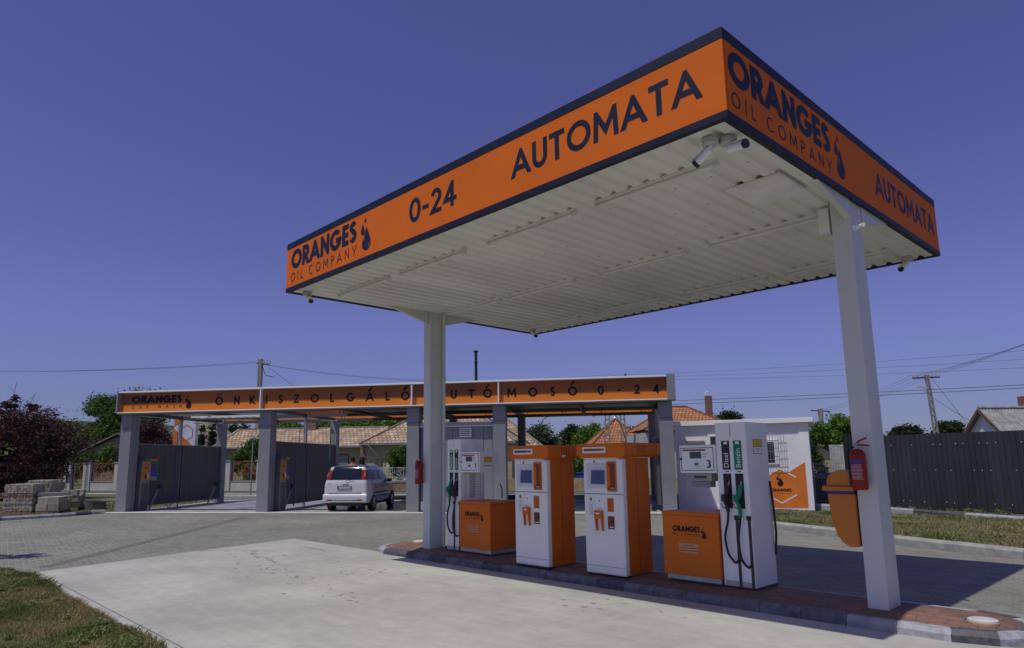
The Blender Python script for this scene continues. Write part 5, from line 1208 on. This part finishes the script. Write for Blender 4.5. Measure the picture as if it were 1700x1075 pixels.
for i, (dx, nm) in enumerate(((-2.4, 'left'), (1.2, 'middle'), (4.6, 'right'))):
    tree('round_tree', '%s one of three green treetops above the long tiled roof' % ('leftmost', 'middle', 'rightmost')[i], 'tree', -56.7+dx*CR.x, 34.6+dx*CR.y, [(0, 0, 5.1, 1.9, 1.5, 1.0), (-1.1, 0, 4.4, 1.2, 1.2, 1), (1.2, 0, 4.6, 1.2, 1.2, .9)], 8000, .13, 'bright', 20+i, .2, G)
tree('shrub', 'round dense green shrub in front of the yellow house wall', 'shrub', -34.9, 25.1, [(0, 0, 1.8, 1.05, .95, 1.0), (.2, 0, 1.1, 1.0, .9, .8), (-.35, 0, 2.0, .7, .7, .6)], 12000, .065, 'green', 24, .06, clump=.28)
tree('shrub', 'pale yellowish shrub behind the car roof', 'shrub', -40.4, 21.9, [(0, 0, 1.5, .9, .6, .75), (.9, 0, 1.3, .6, .5, .6), (-.8, 0, 1.3, .6, .5, .6)], 6000, .06, 'yellow', 25, .05, clump=.25)
tree('round_tree', 'green treetop peeping over the grey plant room', 'tree', -47.5, 40.2, [(0, 0, 4.6, 1.5, 1.4, 1.0), (-1.4, 0, 4.3, 1.1, 1, 1), (1.2, 0, 4.2, 1.0, 1, .9)], 8000, .12, 'bright', 26, .2)
tree('willow_tree', 'greyish green tree above the header of the first kiosk', 'tree', -48.3, 51.3, [(0, 0, 4.1, 1.6, 1.4, 1.3), (-.8, 0, 3.5, 1.2, 1.1, 1.1), (1.1, 0, 3.2, 1.3, 1.1, 1.1), (0, 0, 2.2, 1.8, 1.2, 1.2)], 12000, .11, 'silver', 27, .18)
tree('dark_tree', 'dark green tree between the two kiosk headers', 'tree', -49.3, 57.6, [(0, 0, 4.4, 1.3, 1.2, 1.1), (1.0, 0, 3.6, 1.3, 1.1, 1.2), (-1.0, 0, 3.2, 1.2, 1.1, 1.2)], 9000, .12, 'dark', 28, .2)
tree('round_tree', 'bright green tree left of the pyramid roof', 'tree', -43.3, 53.7, [(0, 0, 4.3, 1.3, 1.2, 1.0), (-.9, 0, 3.6, 1.2, 1.1, 1.0), (.8, 0, 3.3, 1.0, 1, 1.1), (-.2, 0, 2.3, 1.7, 1.2, 1.2)], 10000, .11, 'bright', 29, .2)
tree('round_tree', 'small green treetop right of the pyramid roof', 'tree', -48, 66.4, [(0, 0, 4.5, 1.5, 1.2, 1.0), (1.2, 0, 4.2, 1, 1, .9)], 5000, .14, 'green', 30, .2)
tree('dark_tree', 'dark treetop beside the right brick chimney', 'tree', -30, 55.9, [(0, 0, 5.0, .9, .9, .8), (-1.2, 0, 4.9, .8, .8, .6)], 4000, .10, 'dark', 31, .18)
tree('maple_tree', 'bright green tree between the container and the right column', 'tree', -24.2, 62.6, [(-.9, 0, 3.8, 1.2, 1.1, .9), (1.0, 0, 4.6, 1.1, 1.1, .8), (.2, 0, 3.4, 1.4, 1.2, .8), (1.6, 0, 3.7, .9, .9, .8), (-1.7, 0, 3.5, .7, .7, .5)], 12000, .12, 'bright', 32, .16, clump=.45)
tree('spruce', 'small dark spruce beside the end of the white container', 'conifer', -21.3, 50.9, [(0, 0, .8, 1.0, 1, .5), (0, 0, 1.6, .8, .8, .5), (0, 0, 2.4, .55, .55, .5), (0, 0, 3.1, .28, .28, .5)], 8000, .07, 'conif', 33, .08, clump=.3, shell=.6)
tree('dark_tree', 'dark round treetop over the sheet fence, left of the lamp pole', 'tree', -29.7, 100.7, [(0, 0, 4.8, 1.8, 1.6, 1.1), (-1.5, 0, 4.2, 1.2, 1.1, .9), (1.7, 0, 4.0, 1.6, 1.3, .8)], 7000, .17, 'dark', 34, .3)
tree('dark_tree', 'dark round treetop over the sheet fence, right of the lamp pole', 'tree', -24.2, 99.1, [(0, 0, 5.0, 1.4, 1.3, 1.2), (-.8, 0, 4.2, 1.3, 1.2, 1.1), (1.9, 0, 4.0, 1.4, 1.2, .7)], 7000, .17, 'dark', 35, .3)
tree('shrub', 'dark green hedge shrub seen between the two kiosks', 'shrub', -28.6, 33.4, [(0, 0, .9, .7, .6, .9), (-.9, 0, 1.6, .9, .7, 1.0), (.3, 0, 1.5, .6, .5, .7)], 7000, .06, 'green', 36, .05, clump=.25)
tree('shrub', 'green shrub in the garden behind the rusty gate', 'shrub', -58.6, 13.5, [(0, 0, 1.9, 1.0, .8, .9), (-1.2, 0, 1.5, .9, .8, .9), (1.5, 0, 2.3, .9, .8, 1.0)], 8000, .08, 'green', 37, .06, clump=.35)
tree('sapling', 'slender garden sapling left of the lawn', 'tree', -15.7, 1.35, [(0, 0, 2.4, .4, .3, .5), (.5, .1, 2.0, .25, .2, .15), (-.3, 0, 1.8, .3, .3, .3)], 1500, .05, 'green', 38, .03, clump=.2)
# far woodland: one mass nobody could count
wd = []
for i in range(70):
    k = i/69; a = -46.868+(-42+84*k); dd = 135+25*math.sin(i*1.7); wd.append((math.sin(R(a))*dd, math.cos(R(a))*dd, 1.2, 6, 5, 2.0+1.1*math.sin(i*2.3)))
tag(leaves('far_woodland', wd, 60000, .32, LF['dark'], None, 40, 1.0, .5, 2600), 'low far off belt of dark woodland on the horizon', 'woodland', kind='stuff')
# hills
hp_ = [(-260, 684), (-60, 688), (60, 691), (150, 694), (260, 700), (400, 706), (520, 722), (640, 742), (760, 762), (860, 772)]
mb = MB(); rows = []
for u, v in hp_:
    d3 = Fv+RT*((u-821.7)/F_PX)-UP*((v+5-575.9)/F_PX); dx = Vector((d3.x, d3.y, 0)); h = 1.6+d3.z/dx.length*540; dx.normalize()
    rows.append([dx*360+Vector((0, 0, -1)), dx*440+Vector((0, 0, max(0, h*.55))), dx*540+Vector((0, 0, max(0, h))), dx*800+Vector((0, 0, -1))])
for a, b in zip(rows, rows[1:]):
    for k in range(3): mb.poly([a[k], b[k], b[k+1], a[k+1]])
hl_ = mb.build('hills', two_mat('wooded hill', (.055, .085, .05), (.035, .055, .04), s=.03, s2=.25, bump=1.0), smooth=True); tag(hl_, kind='structure')

# ---- houses
def roofpoly(mb, pts):
    """planar roof face with uv along the eave (first edge) and up the slope"""
    p = [Vector(q) for q in pts]; u = (p[1]-p[0]).normalized(); n = (p[1]-p[0]).cross(p[-1]-p[0]).normalized(); v = n.cross(u)
    mb.poly(pts, [((q-p[0]).dot(u), (q-p[0]).dot(v)) for q in p])
def hip(parent, x0, x1, y0, y1, ze, zr, inset, m, nm='roof', ridgem=None, ov=.35):
    x0 -= ov; x1 += ov; y0 -= ov; y1 += ov; ym = (y0+y1)/2; ra, rb = (x0+inset, ym, zr), (x1-inset, ym, zr)
    a, b, c, d = (x0, y0, ze), (x1, y0, ze), (x1, y1, ze), (x0, y1, ze); mb = MB()
    if x1-inset-(x0+inset) < .05:
        rp = ((x0+x1)/2, ym, zr)
        for q in ((a, b, rp), (b, c, rp), (c, d, rp), (d, a, rp)): roofpoly(mb, q)
    else:
        for q in ((a, b, rb, ra), (c, d, ra, rb), (b, c, rb), (d, a, ra)): roofpoly(mb, q)
    o = mb.build(nm, m, parent)
    rg_ = MB()
    for q in ((a, ra), (d, ra), (b, rb), (c, rb), (ra, rb)):
        if (Vector(q[0])-Vector(q[1])).length > .1: rg_.bar(Vector(q[0])+Vector((0, 0, .02)), Vector(q[1])+Vector((0, 0, .02)), .20, .09)
    rg_.build('ridge_tiles', ridgem or m_ridge, o)
    MB().box(x0, x1, y0-.09, y0-.003, ze-.12, ze-.01).build('gutter', STEEL, o)
    return o
m_ridge = mat('ridge mortar', (.30, .26, .21), .9, var=.2)
T1 = tile_mat('old orange tiles', (.37, .235, .135), (.53, .42, .29), (.16, .10, .06), .30, .36)
T2 = tile_mat('brown grey tiles', (.36, .29, .215), (.42, .34, .26), (.12, .09, .07), .3, .36)
T3 = tile_mat('new orange tiles', (.52, .23, .095), (.44, .18, .07), (.13, .055, .03), .25, .36)
YW = mat('yellow plaster', (.42, .38, .20), .9, var=.08, scale=.8); BRK = tile_mat('red brick', (.33, .105, .055), (.26, .085, .05), (.20, .17, .14), .24, .09)
def brickbox(name, parent, x0, x1, y0, y1, z0, z1):
    mb = MB(); c = [(x0, y0), (x1, y0), (x1, y1), (x0, y1)]
    for i in range(4):
        a, b = c[i], c[(i+1) % 4]; roofpoly(mb, [(a[0], a[1], z0), (b[0], b[1], z0), (b[0], b[1], z1), (a[0], a[1], z1)])
    roofpoly(mb, [(x0, y0, z1), (x1, y0, z1), (x1, y1, z1), (x0, y1, z1)]); return mb.build(name, BRK, parent)
def win(parent, x, z, w_, h_, y=0, nx=2):
    f = MB().box(x, x+w_, y-.05, y+.02, z, z+h_).build('window', mat('brown frame', (.12, .065, .035), .6), parent)
    for i in range(nx): MB().box(x+.06+i*(w_-.06)/nx, x+(i+1)*(w_-.06)/nx, y-.06, y-.051, z+.07, z+h_-.07).build('pane', mat('curtained glass', (.20, .21, .23), .15), f)
h2 = thing('house', 'long yellow bungalow with an old orange tiled roof behind the white car', 'house', (-40.5, 27.2, 0), R(37.4))
MB().box(-1.2, 9, 0, 7, 0, 3.0).build('wall', YW, h2); MB().box(-13, -1.2, 1.2, 6.5, 0, 2.9).build('wall', YW, h2)
hip(h2, -1.2, 9, 0, 7, 3.0, 5.4, 3.6, T1); hip(h2, -13, -.9, 1.2, 6.5, 2.9, 4.35, .4, T1)
win(h2, -4.4, .9, 1.5, 1.4, 1.2, 2); win(h2, -7.5, .9, 1.3, 1.4, 1.2, 2); win(h2, 5.3, .9, 1.3, 1.4)
MB().box(-1.6, -1.2, -.03, 1.2, 0, 2.9).build('corner_pillar', mat('stone strip', (.26, .18, .12), .9, var=.3, scale=8), h2)
MB().tube([(-.95, -.42, 2.9), (-.4, -.3, 2.3), (-.1, -.08, 1.9), (-.1, -.08, 0)], .05, 8).build('downpipe', STEEL, h2, smooth=True)
MB().box(.3, .75, -.03, 0, 1.4, 1.75).build('notice_plate', WHITE, h2)
brickbox('chimney', h2, -7.2, -6.5, 3.5, 4.0, 3.7, 4.75); MB().tube([(3.2, 1.5, 4.3), (3.2, 1.5, 5.9)], .025, 6).build('aerial', STEEL, h2)
h1 = thing('house', 'pale house with a grey brown tiled hip roof behind the leftmost bay', 'house', (-64.7, 19.5, 0), R(62.7)); MB().box(0, 7.4, 0, 6, 0, 3.1).build('wall', PLASTER, h1)
hip(h1, 0, 7.4, 0, 6, 3.1, 5.9, 3.1, T2, ridgem=mat('tile ridge', (.33, .26, .19), .8)); brickbox('chimney', h1, 4.9, 5.4, 3.2, 3.7, 4.6, 6.1); win(h1, 6.0, 1.2, .8, 1.1)
h0 = thing('house', 'small gabled house with white verge boards left of the car wash', 'house', (-63.94, 14.44, 0), math.atan2(CR.y, CR.x))
MB().prism([(0, 0), (5.2, 0), (5.2, 2.9), (2.6, 4.15), (0, 2.9)], 'y', 0, 7).build('wall', mat('sandy plaster', (.33, .29, .20), .9, var=.1), h0)
mb = MB(); roofpoly(mb, [(-.4, 7.3, 2.85), (-.4, -.4, 2.85), (2.6, -.4, 4.3), (2.6, 7.3, 4.3)]); roofpoly(mb, [(5.6, -.4, 2.85), (5.6, 7.3, 2.85), (2.6, 7.3, 4.3), (2.6, -.4, 4.3)]); mb.build('roof', T2, h0)
MB().bar((-.4, -.42, 2.83), (2.6, -.42, 4.28), .05, .08).bar((2.6, -.42, 4.28), (5.6, -.42, 2.83), .05, .08).build('verge_board', STEEL, h0); MB().tube([(-.4, -.2, 2.75), (.3, -.1, 2.35), (.35, -.08, 0)], .055, 8).build('downpipe', STEEL, h0, smooth=True)
hA = thing('house', 'house with a striped brown roof at the left edge of the picture', 'house', (-58, 2.0, 0), R(46)); MB().box(0, 6, 0, 6, 0, 3.6).build('wall', PLASTER, hA); hip(hA, 0, 6, 0, 6, 3.6, 6.0, 2.6, T2)
h4 = thing('house', 'tiled house end with a brick chimney behind the grey plant room', 'house', (-43.3, 42.0, 0), math.atan2(CR.y, CR.x)); MB().box(-3.2, 2.8, 0, 6, 0, 2.7).build('wall', YW, h4)
hip(h4, -3.2, 2.8, 0, 6, 2.8, 5.5, 3.1, T1); brickbox('chimney', h4, -1.3, -.8, 1.4, 1.9, 4.0, 5.5)
hp2 = thing('house', 'house with a steep orange pyramid roof above the second kiosk', 'house', (-36.9, 48.75, 0), math.atan2(CR.y, CR.x)); MB().box(-2.6, 2.6, -2.6, 2.6, 0, 2.6).build('wall', PLASTER, hp2)
hip(hp2, -2.6, 2.6, -2.6, 2.6, 2.5, 5.25, 2.95, T3, ridgem=mat('dark ridge', (.28, .10, .04), .8)); MB().lathe([(.09, 5.2), (.12, 5.3), (.05, 5.42), (.01, 5.6)], n=8).build('finial', WHITE, hp2)
hr_ = hip(hp2, 2.9, 7.3, -3.6, 1.4, 2.7, 4.75, 2.9, T3, ridgem=mat('dark ridge', (.28, .10, .04), .8)); MB().box(2.9, 7.3, -3.6, 1.4, 0, 2.7).build('wall', PLASTER, hp2)
h3 = thing('house', 'orange tiled hip roof house with two arched brick chimneys behind the white container', 'house', (-27.9, 40.0, 0), math.atan2(CR.y, CR.x)); MB().box(0, 6.6, 0, 6, 0, 3.5).build('wall', PLASTER, h3)
hip(h3, .4, 6.1, 0, 6, 3.75, 5.5, 2.6, T3, ridgem=mat('dark ridge', (.28, .10, .04), .8))
for x in (1.45, 4.95):
    ch = brickbox('chimney', h3, x, x+.42, 1.6, 2.0, 4.2, 6.15); MB().tube([(x+.0, 1.8, 6.17), (x+.03, 1.8, 6.38), (x+.21, 1.8, 6.48), (x+.39, 1.8, 6.38), (x+.42, 1.8, 6.17)], .04, 6).build('chimney_arch', WHITE, ch, smooth=True)
hb = thing('house', 'beige house with a small orange roof seen beside the container', 'house', (-31.6, 76.8, 0), math.atan2(CR.y, CR.x)); MB().box(-1, 4, 0, 5, 0, 3.0).build('wall', mat('beige plaster', (.50, .40, .25), .9), hb); hip(hb, -1, 4, 0, 5, 3.0, 4.7, 2.6, T1); win(hb, 1.7, .8, 1.2, 1.5)
h5 = thing('house', 'white gabled house with a grey corrugated roof behind the dark fence', 'house', (-9.56, 45.5, 0), math.atan2(CR.y, CR.x)+R(1))
ETER = mat('corrugated grey roof', (.30, .30, .28), .9, var=.25, scale=3)
MB().prism([(-2.6, 0), (2.6, 0), (2.6, 1.75), (0, 4.1), (-2.6, 1.75)], 'x', .15, 9).build('wall', mat('white render', (.72, .73, .74), .9, var=.05), h5)
mb = MB()
for sgn in (-1, 1):
    x = -.1
    while x < 9.3:
        for k in range(2):
            xa, xb = x+k*.09, x+(k+1)*.09; za, zb = (.0, .05) if k == 0 else (.05, .0)
            mb.poly([(xa, sgn*2.9, 1.55+za), (xb, sgn*2.9, 1.55+zb), (xb, 0, 4.20+zb), (xa, 0, 4.20+za)])
        x += .18
mb.build('roof', ETER, h5); MB().tube([(-.12, 0, 4.27), (9.3, 0, 4.27)], .09, 8).build('ridge_cap', ETER, h5, smooth=True)
MB().bar((-.13, -2.9, 1.5), (-.13, 0, 4.15), .06, .16).bar((-.13, 0, 4.15), (-.13, 2.9, 1.5), .06, .16).build('barge_board', mat('brown board', (.16, .10, .06), .8), h5); brickbox('chimney', h5, 3.4, 3.9, 1.2, 1.6, 3.0, 5.0)

# ---- street side fences
def rustfence(s0, s1, lb, gate=False):
    t = thing('garden_fence', lb, 'fence', fl(s0, 0), math.atan2(FD.y, FD.x)); ln = s1-s0; n = max(1, round(ln/2.6)); st_ = ln/n
    for i in range(n+1):
        pmb = MB().box(i*st_-.2, i*st_+.2, -.2, .2, 0, 1.86).build('pillar', PLASTER, t); MB().box(i*st_-.24, i*st_+.24, -.24, .24, 1.862, 1.93).build('pillar_cap', mat('cap stone', (.33, .34, .33), .8), pmb)
    for i in range(n):
        a, b = i*st_+.2, (i+1)*st_-.2
        if not gate:
            MB().box(a, b, -.12, .12, 0, .58).build('base_wall', PLASTER, t); MB().box(a, b, -.15, .15, .582, .63).build('coping', mat('cap stone', (.33, .34, .33), .8), t)
        z0_, z1_ = (.64, 1.84) if not gate else (.1, 1.84)
        mb = MB(); 
        for q in ((a, z0_, b, z0_), (a, z1_, b, z1_), (a+.02, z0_, a+.02, z1_), (b-.02, z0_, b-.02, z1_)): mb.bar((q[0], 0, q[1]), (q[2], 0, q[3]), .03, .05)
        for k in range(int((b-a)*26)):
            cx, cz = random.uniform(a+.1, b-.1), random.uniform(z0_+.06, z1_-.06); an = R(random.choice([30, -35, 60, -62, 12, -15])+random.uniform(-8, 8)); l_ = random.uniform(.15, .42)
            ex, ez = math.cos(an)*l_/2, math.sin(an)*l_/2; zc = lambda q: min(max(q, z0_), z1_); mb.bar((min(max(cx-ex, a), b), random.uniform(-.004, .004), zc(cz-ez)), (min(max(cx+ex, a), b), 0, zc(cz+ez)), .006, random.uniform(.03, .07))
        mb.build('gate_panel' if gate else 'rusty_panel', RUST, t)
    return t
rustfence(-24, -15.2, 'rusty laser cut fence panels on a plastered wall behind the plum tree')
rustfence(-15.0, -13.5, 'rusty laser cut garden gate between plaster pillars', True)
rustfence(-13.3, -8.3, 'rusty laser cut fence panel just left of the car wash')
rustfence(-4.3, .5, 'rusty laser cut fence panel seen through the leftmost bay')
mbx = thing('letter_box', 'dark letter box on the plaster pillar beside the rusty gate', 'letter box', fl(-15.05, -.26, 1.02), math.atan2(FD.y, FD.x)); MB().box(-.2, .2, -.14, 0, 0, .30).build('casing', GREYD, mbx, bevel=.01); MB().box(-.15, .15, -.146, -.1405, .22, .25).build('slot', BLACKP, mbx)
wf = thing('railing_fence', 'white metal railing with a fan pattern on a low stone wall behind the car', 'fence', fl(6.0, 0), math.atan2(FD.y, FD.x))
MB().box(0, 9, -.15, .15, 0, .50).build('stone_wall', mat('stone wall', (.25, .17, .12), .9, var=.4, scale=5, bump=.5, bscale=8), wf); MB().box(0, 9, -.18, .18, .502, .56).build('coping', mat('coping stone', (.33, .28, .20), .9), wf)
rm = MB()
for k in range(75): rm.bar((.06+k*.12, 0, .58), (.06+k*.12, 0, 1.35), .018, .018)
rm.bar((0, 0, 1.36), (9, 0, 1.36), .04, .04).bar((0, 0, .62), (9, 0, .62), .03, .03)
for c_ in (1.5, 4.5, 7.5):
    for a in range(-70, 71, 20): rm.bar((c_, -.02, .64), (c_+math.sin(R(a))*.85, -.02, .64+math.cos(R(a))*.62), .015, .02)
    rm.bar((c_-1.2, -.02, .95), (c_, -.02, 1.3), .02, .02).bar((c_, -.02, 1.3), (c_+1.2, -.02, .95), .02, .02)
rm.build('railing', mat('white railing', (.62, .64, .64), .5), wf)
hw = thing('low_wall', 'low stone garden wall along the street between the kiosks', 'wall', fl(15.4, 0), math.atan2(FD.y, FD.x)); MB().box(0, 16, -.12, .12, 0, .7).build('masonry', mat('sandy stone wall', (.35, .27, .14), .9, var=.3, scale=4), hw)
for k in (3, 6, 9, 12): MB().box(k, k+.15, -.10, .10, .7, 1.35).build('post', PLASTER, hw)
wb = thing('wheelie_bin', 'blue wheelie bin on the street verge between the kiosks', 'bin', (-26.34, 31.45, 0), R(40)); MB().prism([(-.22, .08), (.22, .08), (.28, .92), (-.28, .92)], 'y', -.26, .26).build('body', BLUE, wb, bevel=.02); MB().box(-.31, .31, -.30, .30, .925, 1.0).build('lid', BLUE, wb, bevel=.02)
for s__ in (-1, 1): MB().lathe([(.1, -.03), (.1, .03)], (s__*.2, .27, .1), 12, 'x').build('wheel', BLACKP, wb)
tp = tag(MB().tube([(0, 0, 0), (0, 0, 3.0)], .04, 8).lathe([(.02, 3.0), (.16, 3.02), (.16, 3.06), (.02, 3.12)], n=10).build('garden_lamp', STEEL, None, smooth=True, loc=(-36.6, 16.2, 0)), 'thin grey garden lamp post seen through the leftmost bay', 'lamp post')
# ---- poles and wires
def wire(lb, pts_list, r=.012, name='overhead_wire', g='overhead wires'):
    for a, b, sag in pts_list:
        a, b = Vector(a), Vector(b); n = 16; tag(MB().tube([a.lerp(b, i/n)-Vector((0, 0, sag*4*(i/n)*(1-i/n))) for i in range(n+1)], r, 5).build(name, mat('wire', (.12, .12, .125), .6), smooth=True), lb, 'wire', g)
CP = mat('pole concrete', (.30, .29, .27), .9, var=.15)
p = thing('utility_pole', 'concrete utility pole with a tangle of cables behind the left half of the sign', 'pole', (-55.29, 24.82, 0), R(37)); MB().bar((0, 0, 0), (0, 0, 10.4), .34, .28).build('shaft', CP, p, bevel=.02); MB().bar((-.35, .0, 10.05), (.9, -.2, 9.85), .08, .10).build('crossarm', GREYD, p)
ins = MB()
for x in (-.3, 0., .3, .6, .85): ins.lathe([(.05, 10.0), (.09, 10.08), (.05, 10.2), (.06, 10.3)], (x, -.1*x, -.05*x), 8)
ins.build('insulator', mat('porcelain', (.55, .52, .44), .3), p, smooth=True)
MB().tube([(.2, -.2, 9.9), (.6, -.2, 9.0), (1.3, -.2, 8.8), (1.5, -.2, 9.0), (1.3, -.2, 9.5), (.9, -.2, 9.75)], .03, 6).build('cable_loop', BLACK, p, smooth=True)
def lattice(mb, x, z0, z1, w0_, w1_, dx=0, y=0):
    n = 14
    for s__ in (-1, 1): mb.bar((x+s__*w0_/2, y, z0), (x+dx+s__*w1_/2, y, z1), .09, .12)
    for i in range(n):
        k = (i+.5)/n; ww = w0_+(w1_-w0_)*k; mb.bar((x+dx*k-ww/2, y, z0+(z1-z0)*k), (x+dx*k+ww/2, y, z0+(z1-z0)*k+.1), .08, .10)
p = thing('transformer_pole', 'double lattice concrete pole with fuse boxes behind the right half of the sign', 'pole', (-30.33, 40.24, 0), math.atan2(CR.y, CR.x)); mb = MB(); lattice(mb, -.85, 0, 7.4, .42, .22, .35); lattice(mb, .6, 0, 7.4, .42, .22, -.25); mb.build('lattice_leg', CP, p)
MB().box(-.55, -.05, -.1, .15, 6.9, 7.55).box(0.0, .42, -.1, .15, 6.9, 7.45).build('fuse_box', mat('olive box', (.16, .16, .11), .6), p, bevel=.01); MB().bar((-1.2, 0, 7.35), (1.6, 0, 7.45), .08, .08).tube([(.65, 0, 7.0), (.8, 0, 7.85)], .07, 8).build('bracket', GREYD, p)
p = thing('utility_pole', 'lattice concrete pole with a street lamp arm, right of the canopy column', 'pole', (-13.5, 51.4, 0), math.atan2(CR.y, CR.x)); mb = MB(); lattice(mb, .35, 0, 6.95, .30, .17, -.35); mb.build('shaft', CP, p)
MB().bar((-.95, 0, 6.75), (.85, 0, 6.8), .07, .09).build('crossarm', GREYD, p); ins = MB()
for x in (-.9, -.6, -.3, .3, .6, .82): ins.lathe([(.03, 6.82), (.055, 6.88), (.035, 6.98)], (x, 0, 0), 8)
ins.build('insulator', mat('porcelain', (.55, .52, .44), .3), p, smooth=True); MB().bar((-.05, 0, 6.1), (-.85, -.1, 6.18), .12, .07).build('lamp_head', mat('lamp grey', (.62, .63, .62), .5), p)
p = thing('utility_pole', 'distant pole with one crossarm above the bright green tree', 'pole', (-32.78, 82.28, 0), math.atan2(CR.y, CR.x)); MB().bar((0, 0, 0), (0, 0, 7.35), .45, .4).build('shaft', CP, p, bevel=.02); MB().bar((-1.1, 0, 7.15), (1.1, 0, 7.0), .1, .12).build('crossarm', GREYD, p)
A1_, A2_, A3_, A4_ = Vector((-55.3, 24.8, 0)), Vector((-30.3, 40.2, 0)), Vector((-13.8, 51.1, 0)), Vector((-32.8, 82.3, 0)); LF_ = Vector((-54.5, 3.4, 0)); RF_ = Vector((.65, 40.9, 0))
wire('faint overhead wire running left from the tangled utility pole', [(A1_+Vector((0, dx, 10.15)), LF_+Vector((0, dx, 7.5+.12*dx)), .25) for dx in (-.4, 0, .5)], .009, g='wires left of the tangled pole')
wire('thin overhead wire from the tangled pole to the double lattice pole', [(A1_+Vector((0, dx, 10.0-.1*dx)), A2_+Vector((0, dx, 7.75-.1*dx)), .9) for dx in (-.3, .2, .6)], .008, g='wires above the car wash sign')
wire('slanting service cable descending right from the tangled pole', [(A1_+Vector((.5, .5, 9.7)), Vector((-48.5, 28.5, 5.2)), .05)], .02, g='service cable')
wire('thin overhead wire rising right from the double lattice pole', [(A2_+Vector((0, dx, 7.7-.12*k)), RF_+Vector((0, dx, 6.44-.42*k)), .25) for k, dx in enumerate((-.4, .2, .8))], .008, g='wires rising to the right edge')
wire('thick low cable crossing above the white container', [(A2_+Vector((0, 0, 5.75-.25*k)), RF_+Vector((0, 0, 4.84-.12*k)), .12) for k in (0, 1)], .017, g='thick cables over the container')
wire('fine wire between the lamp pole and the distant pole', [(A3_+Vector((dx, dx, 6.85)), A4_+Vector((dx*1.2, dx*1.2, 7.1)), .3) for dx in (-.5, -.2, .2, .5)], .0075, g='wires between the two right hand poles')
wire('fine wire rising right from the lamp pole', [(A3_+Vector((dx, dx, 6.9)), Vector((-4.3+dx, 37.7+dx, 7.1+dx*.6)), .2) for dx in (-.5, -.2, .2, .5)], .0075, g='wires right of the lamp pole')
wire('taut stay cable slanting down from the lamp pole to the white gable', [(A3_+Vector((.5, .5, 6.75)), Vector((-10.4, 47, 3.2)), .02), (A3_+Vector((.1, .1, 5.9)), Vector((-9.9, 46, 3.4)), .1)], .016, g='stay cables of the lamp pole')

# ---- price totem of the station, seen past the partition of the first bay
tt = thing('totem_sign', 'white and orange totem sign with a hexagon outline behind the leftmost bay', 'sign', (-46.45, 15.3, 0), R(52))
TW = 1.35
MB().box(0, TW, 0, .55, 0, 4.6).build('panel', mat('totem white', (.78, .78, .80), .4), tt, bevel=.02)
mb = MB(); mb.prism([(0, 2.2), (TW, 2.2), (TW, 2.75), (.0, 4.0)], 'y', -.012, -.001).prism([(0, 4.62), (.75, 4.62), (0, 4.1)], 'y', -.012, -.001); mb.build('orange_field', ORS, tt)
MB().box(-.012, -.001, 0, .55, 0, 3.9).build('orange_side', ORS, tt)
hx = MB(); hq = [(.78+.42*math.cos(R(90+60*k)), 3.72+.5*math.sin(R(90+60*k))) for k in range(6)]
for k in range(6): a, c = hq[k], hq[(k+1) % 6]; hx.bar((a[0], -.018, a[1]), (c[0], -.018, c[1]), .004, .045)
hx.build('hexagon_outline', ORS, tt)

WEED = two_mat('weed leaves', (.16, .26, .07), (.30, .28, .12), s=2, lo=.35, hi=.65, s2=20, isl=.8, trans=.3)
rsw = random.Random(4); pts = []
for k in range(46): pts.append((rsw.uniform(-13, -6.6), 2.19-abs(rsw.gauss(0, .35)), .045))
tag(leaves('weeds', [(x, y, z, .05, .05, .02) for x, y, z in pts], 9000, .012, WEED, None, 51, .05, .3, 120), 'broad green weeds scattered along the edge of the lawn', 'weeds', kind='stuff')
pts = [(-8.3+k*.19+rsw.uniform(-.1, .1), 23.2-k*.04+rsw.uniform(-.35, .05), .10) for k in range(40)]
tag(leaves('weeds', [(x, y, z, .10, .10, .12) for x, y, z in pts], 6000, .022, WEED, None, 52, .10, .3, 100), 'straggling pale weeds against the bottom of the dark sheet fence', 'weeds', kind='stuff')
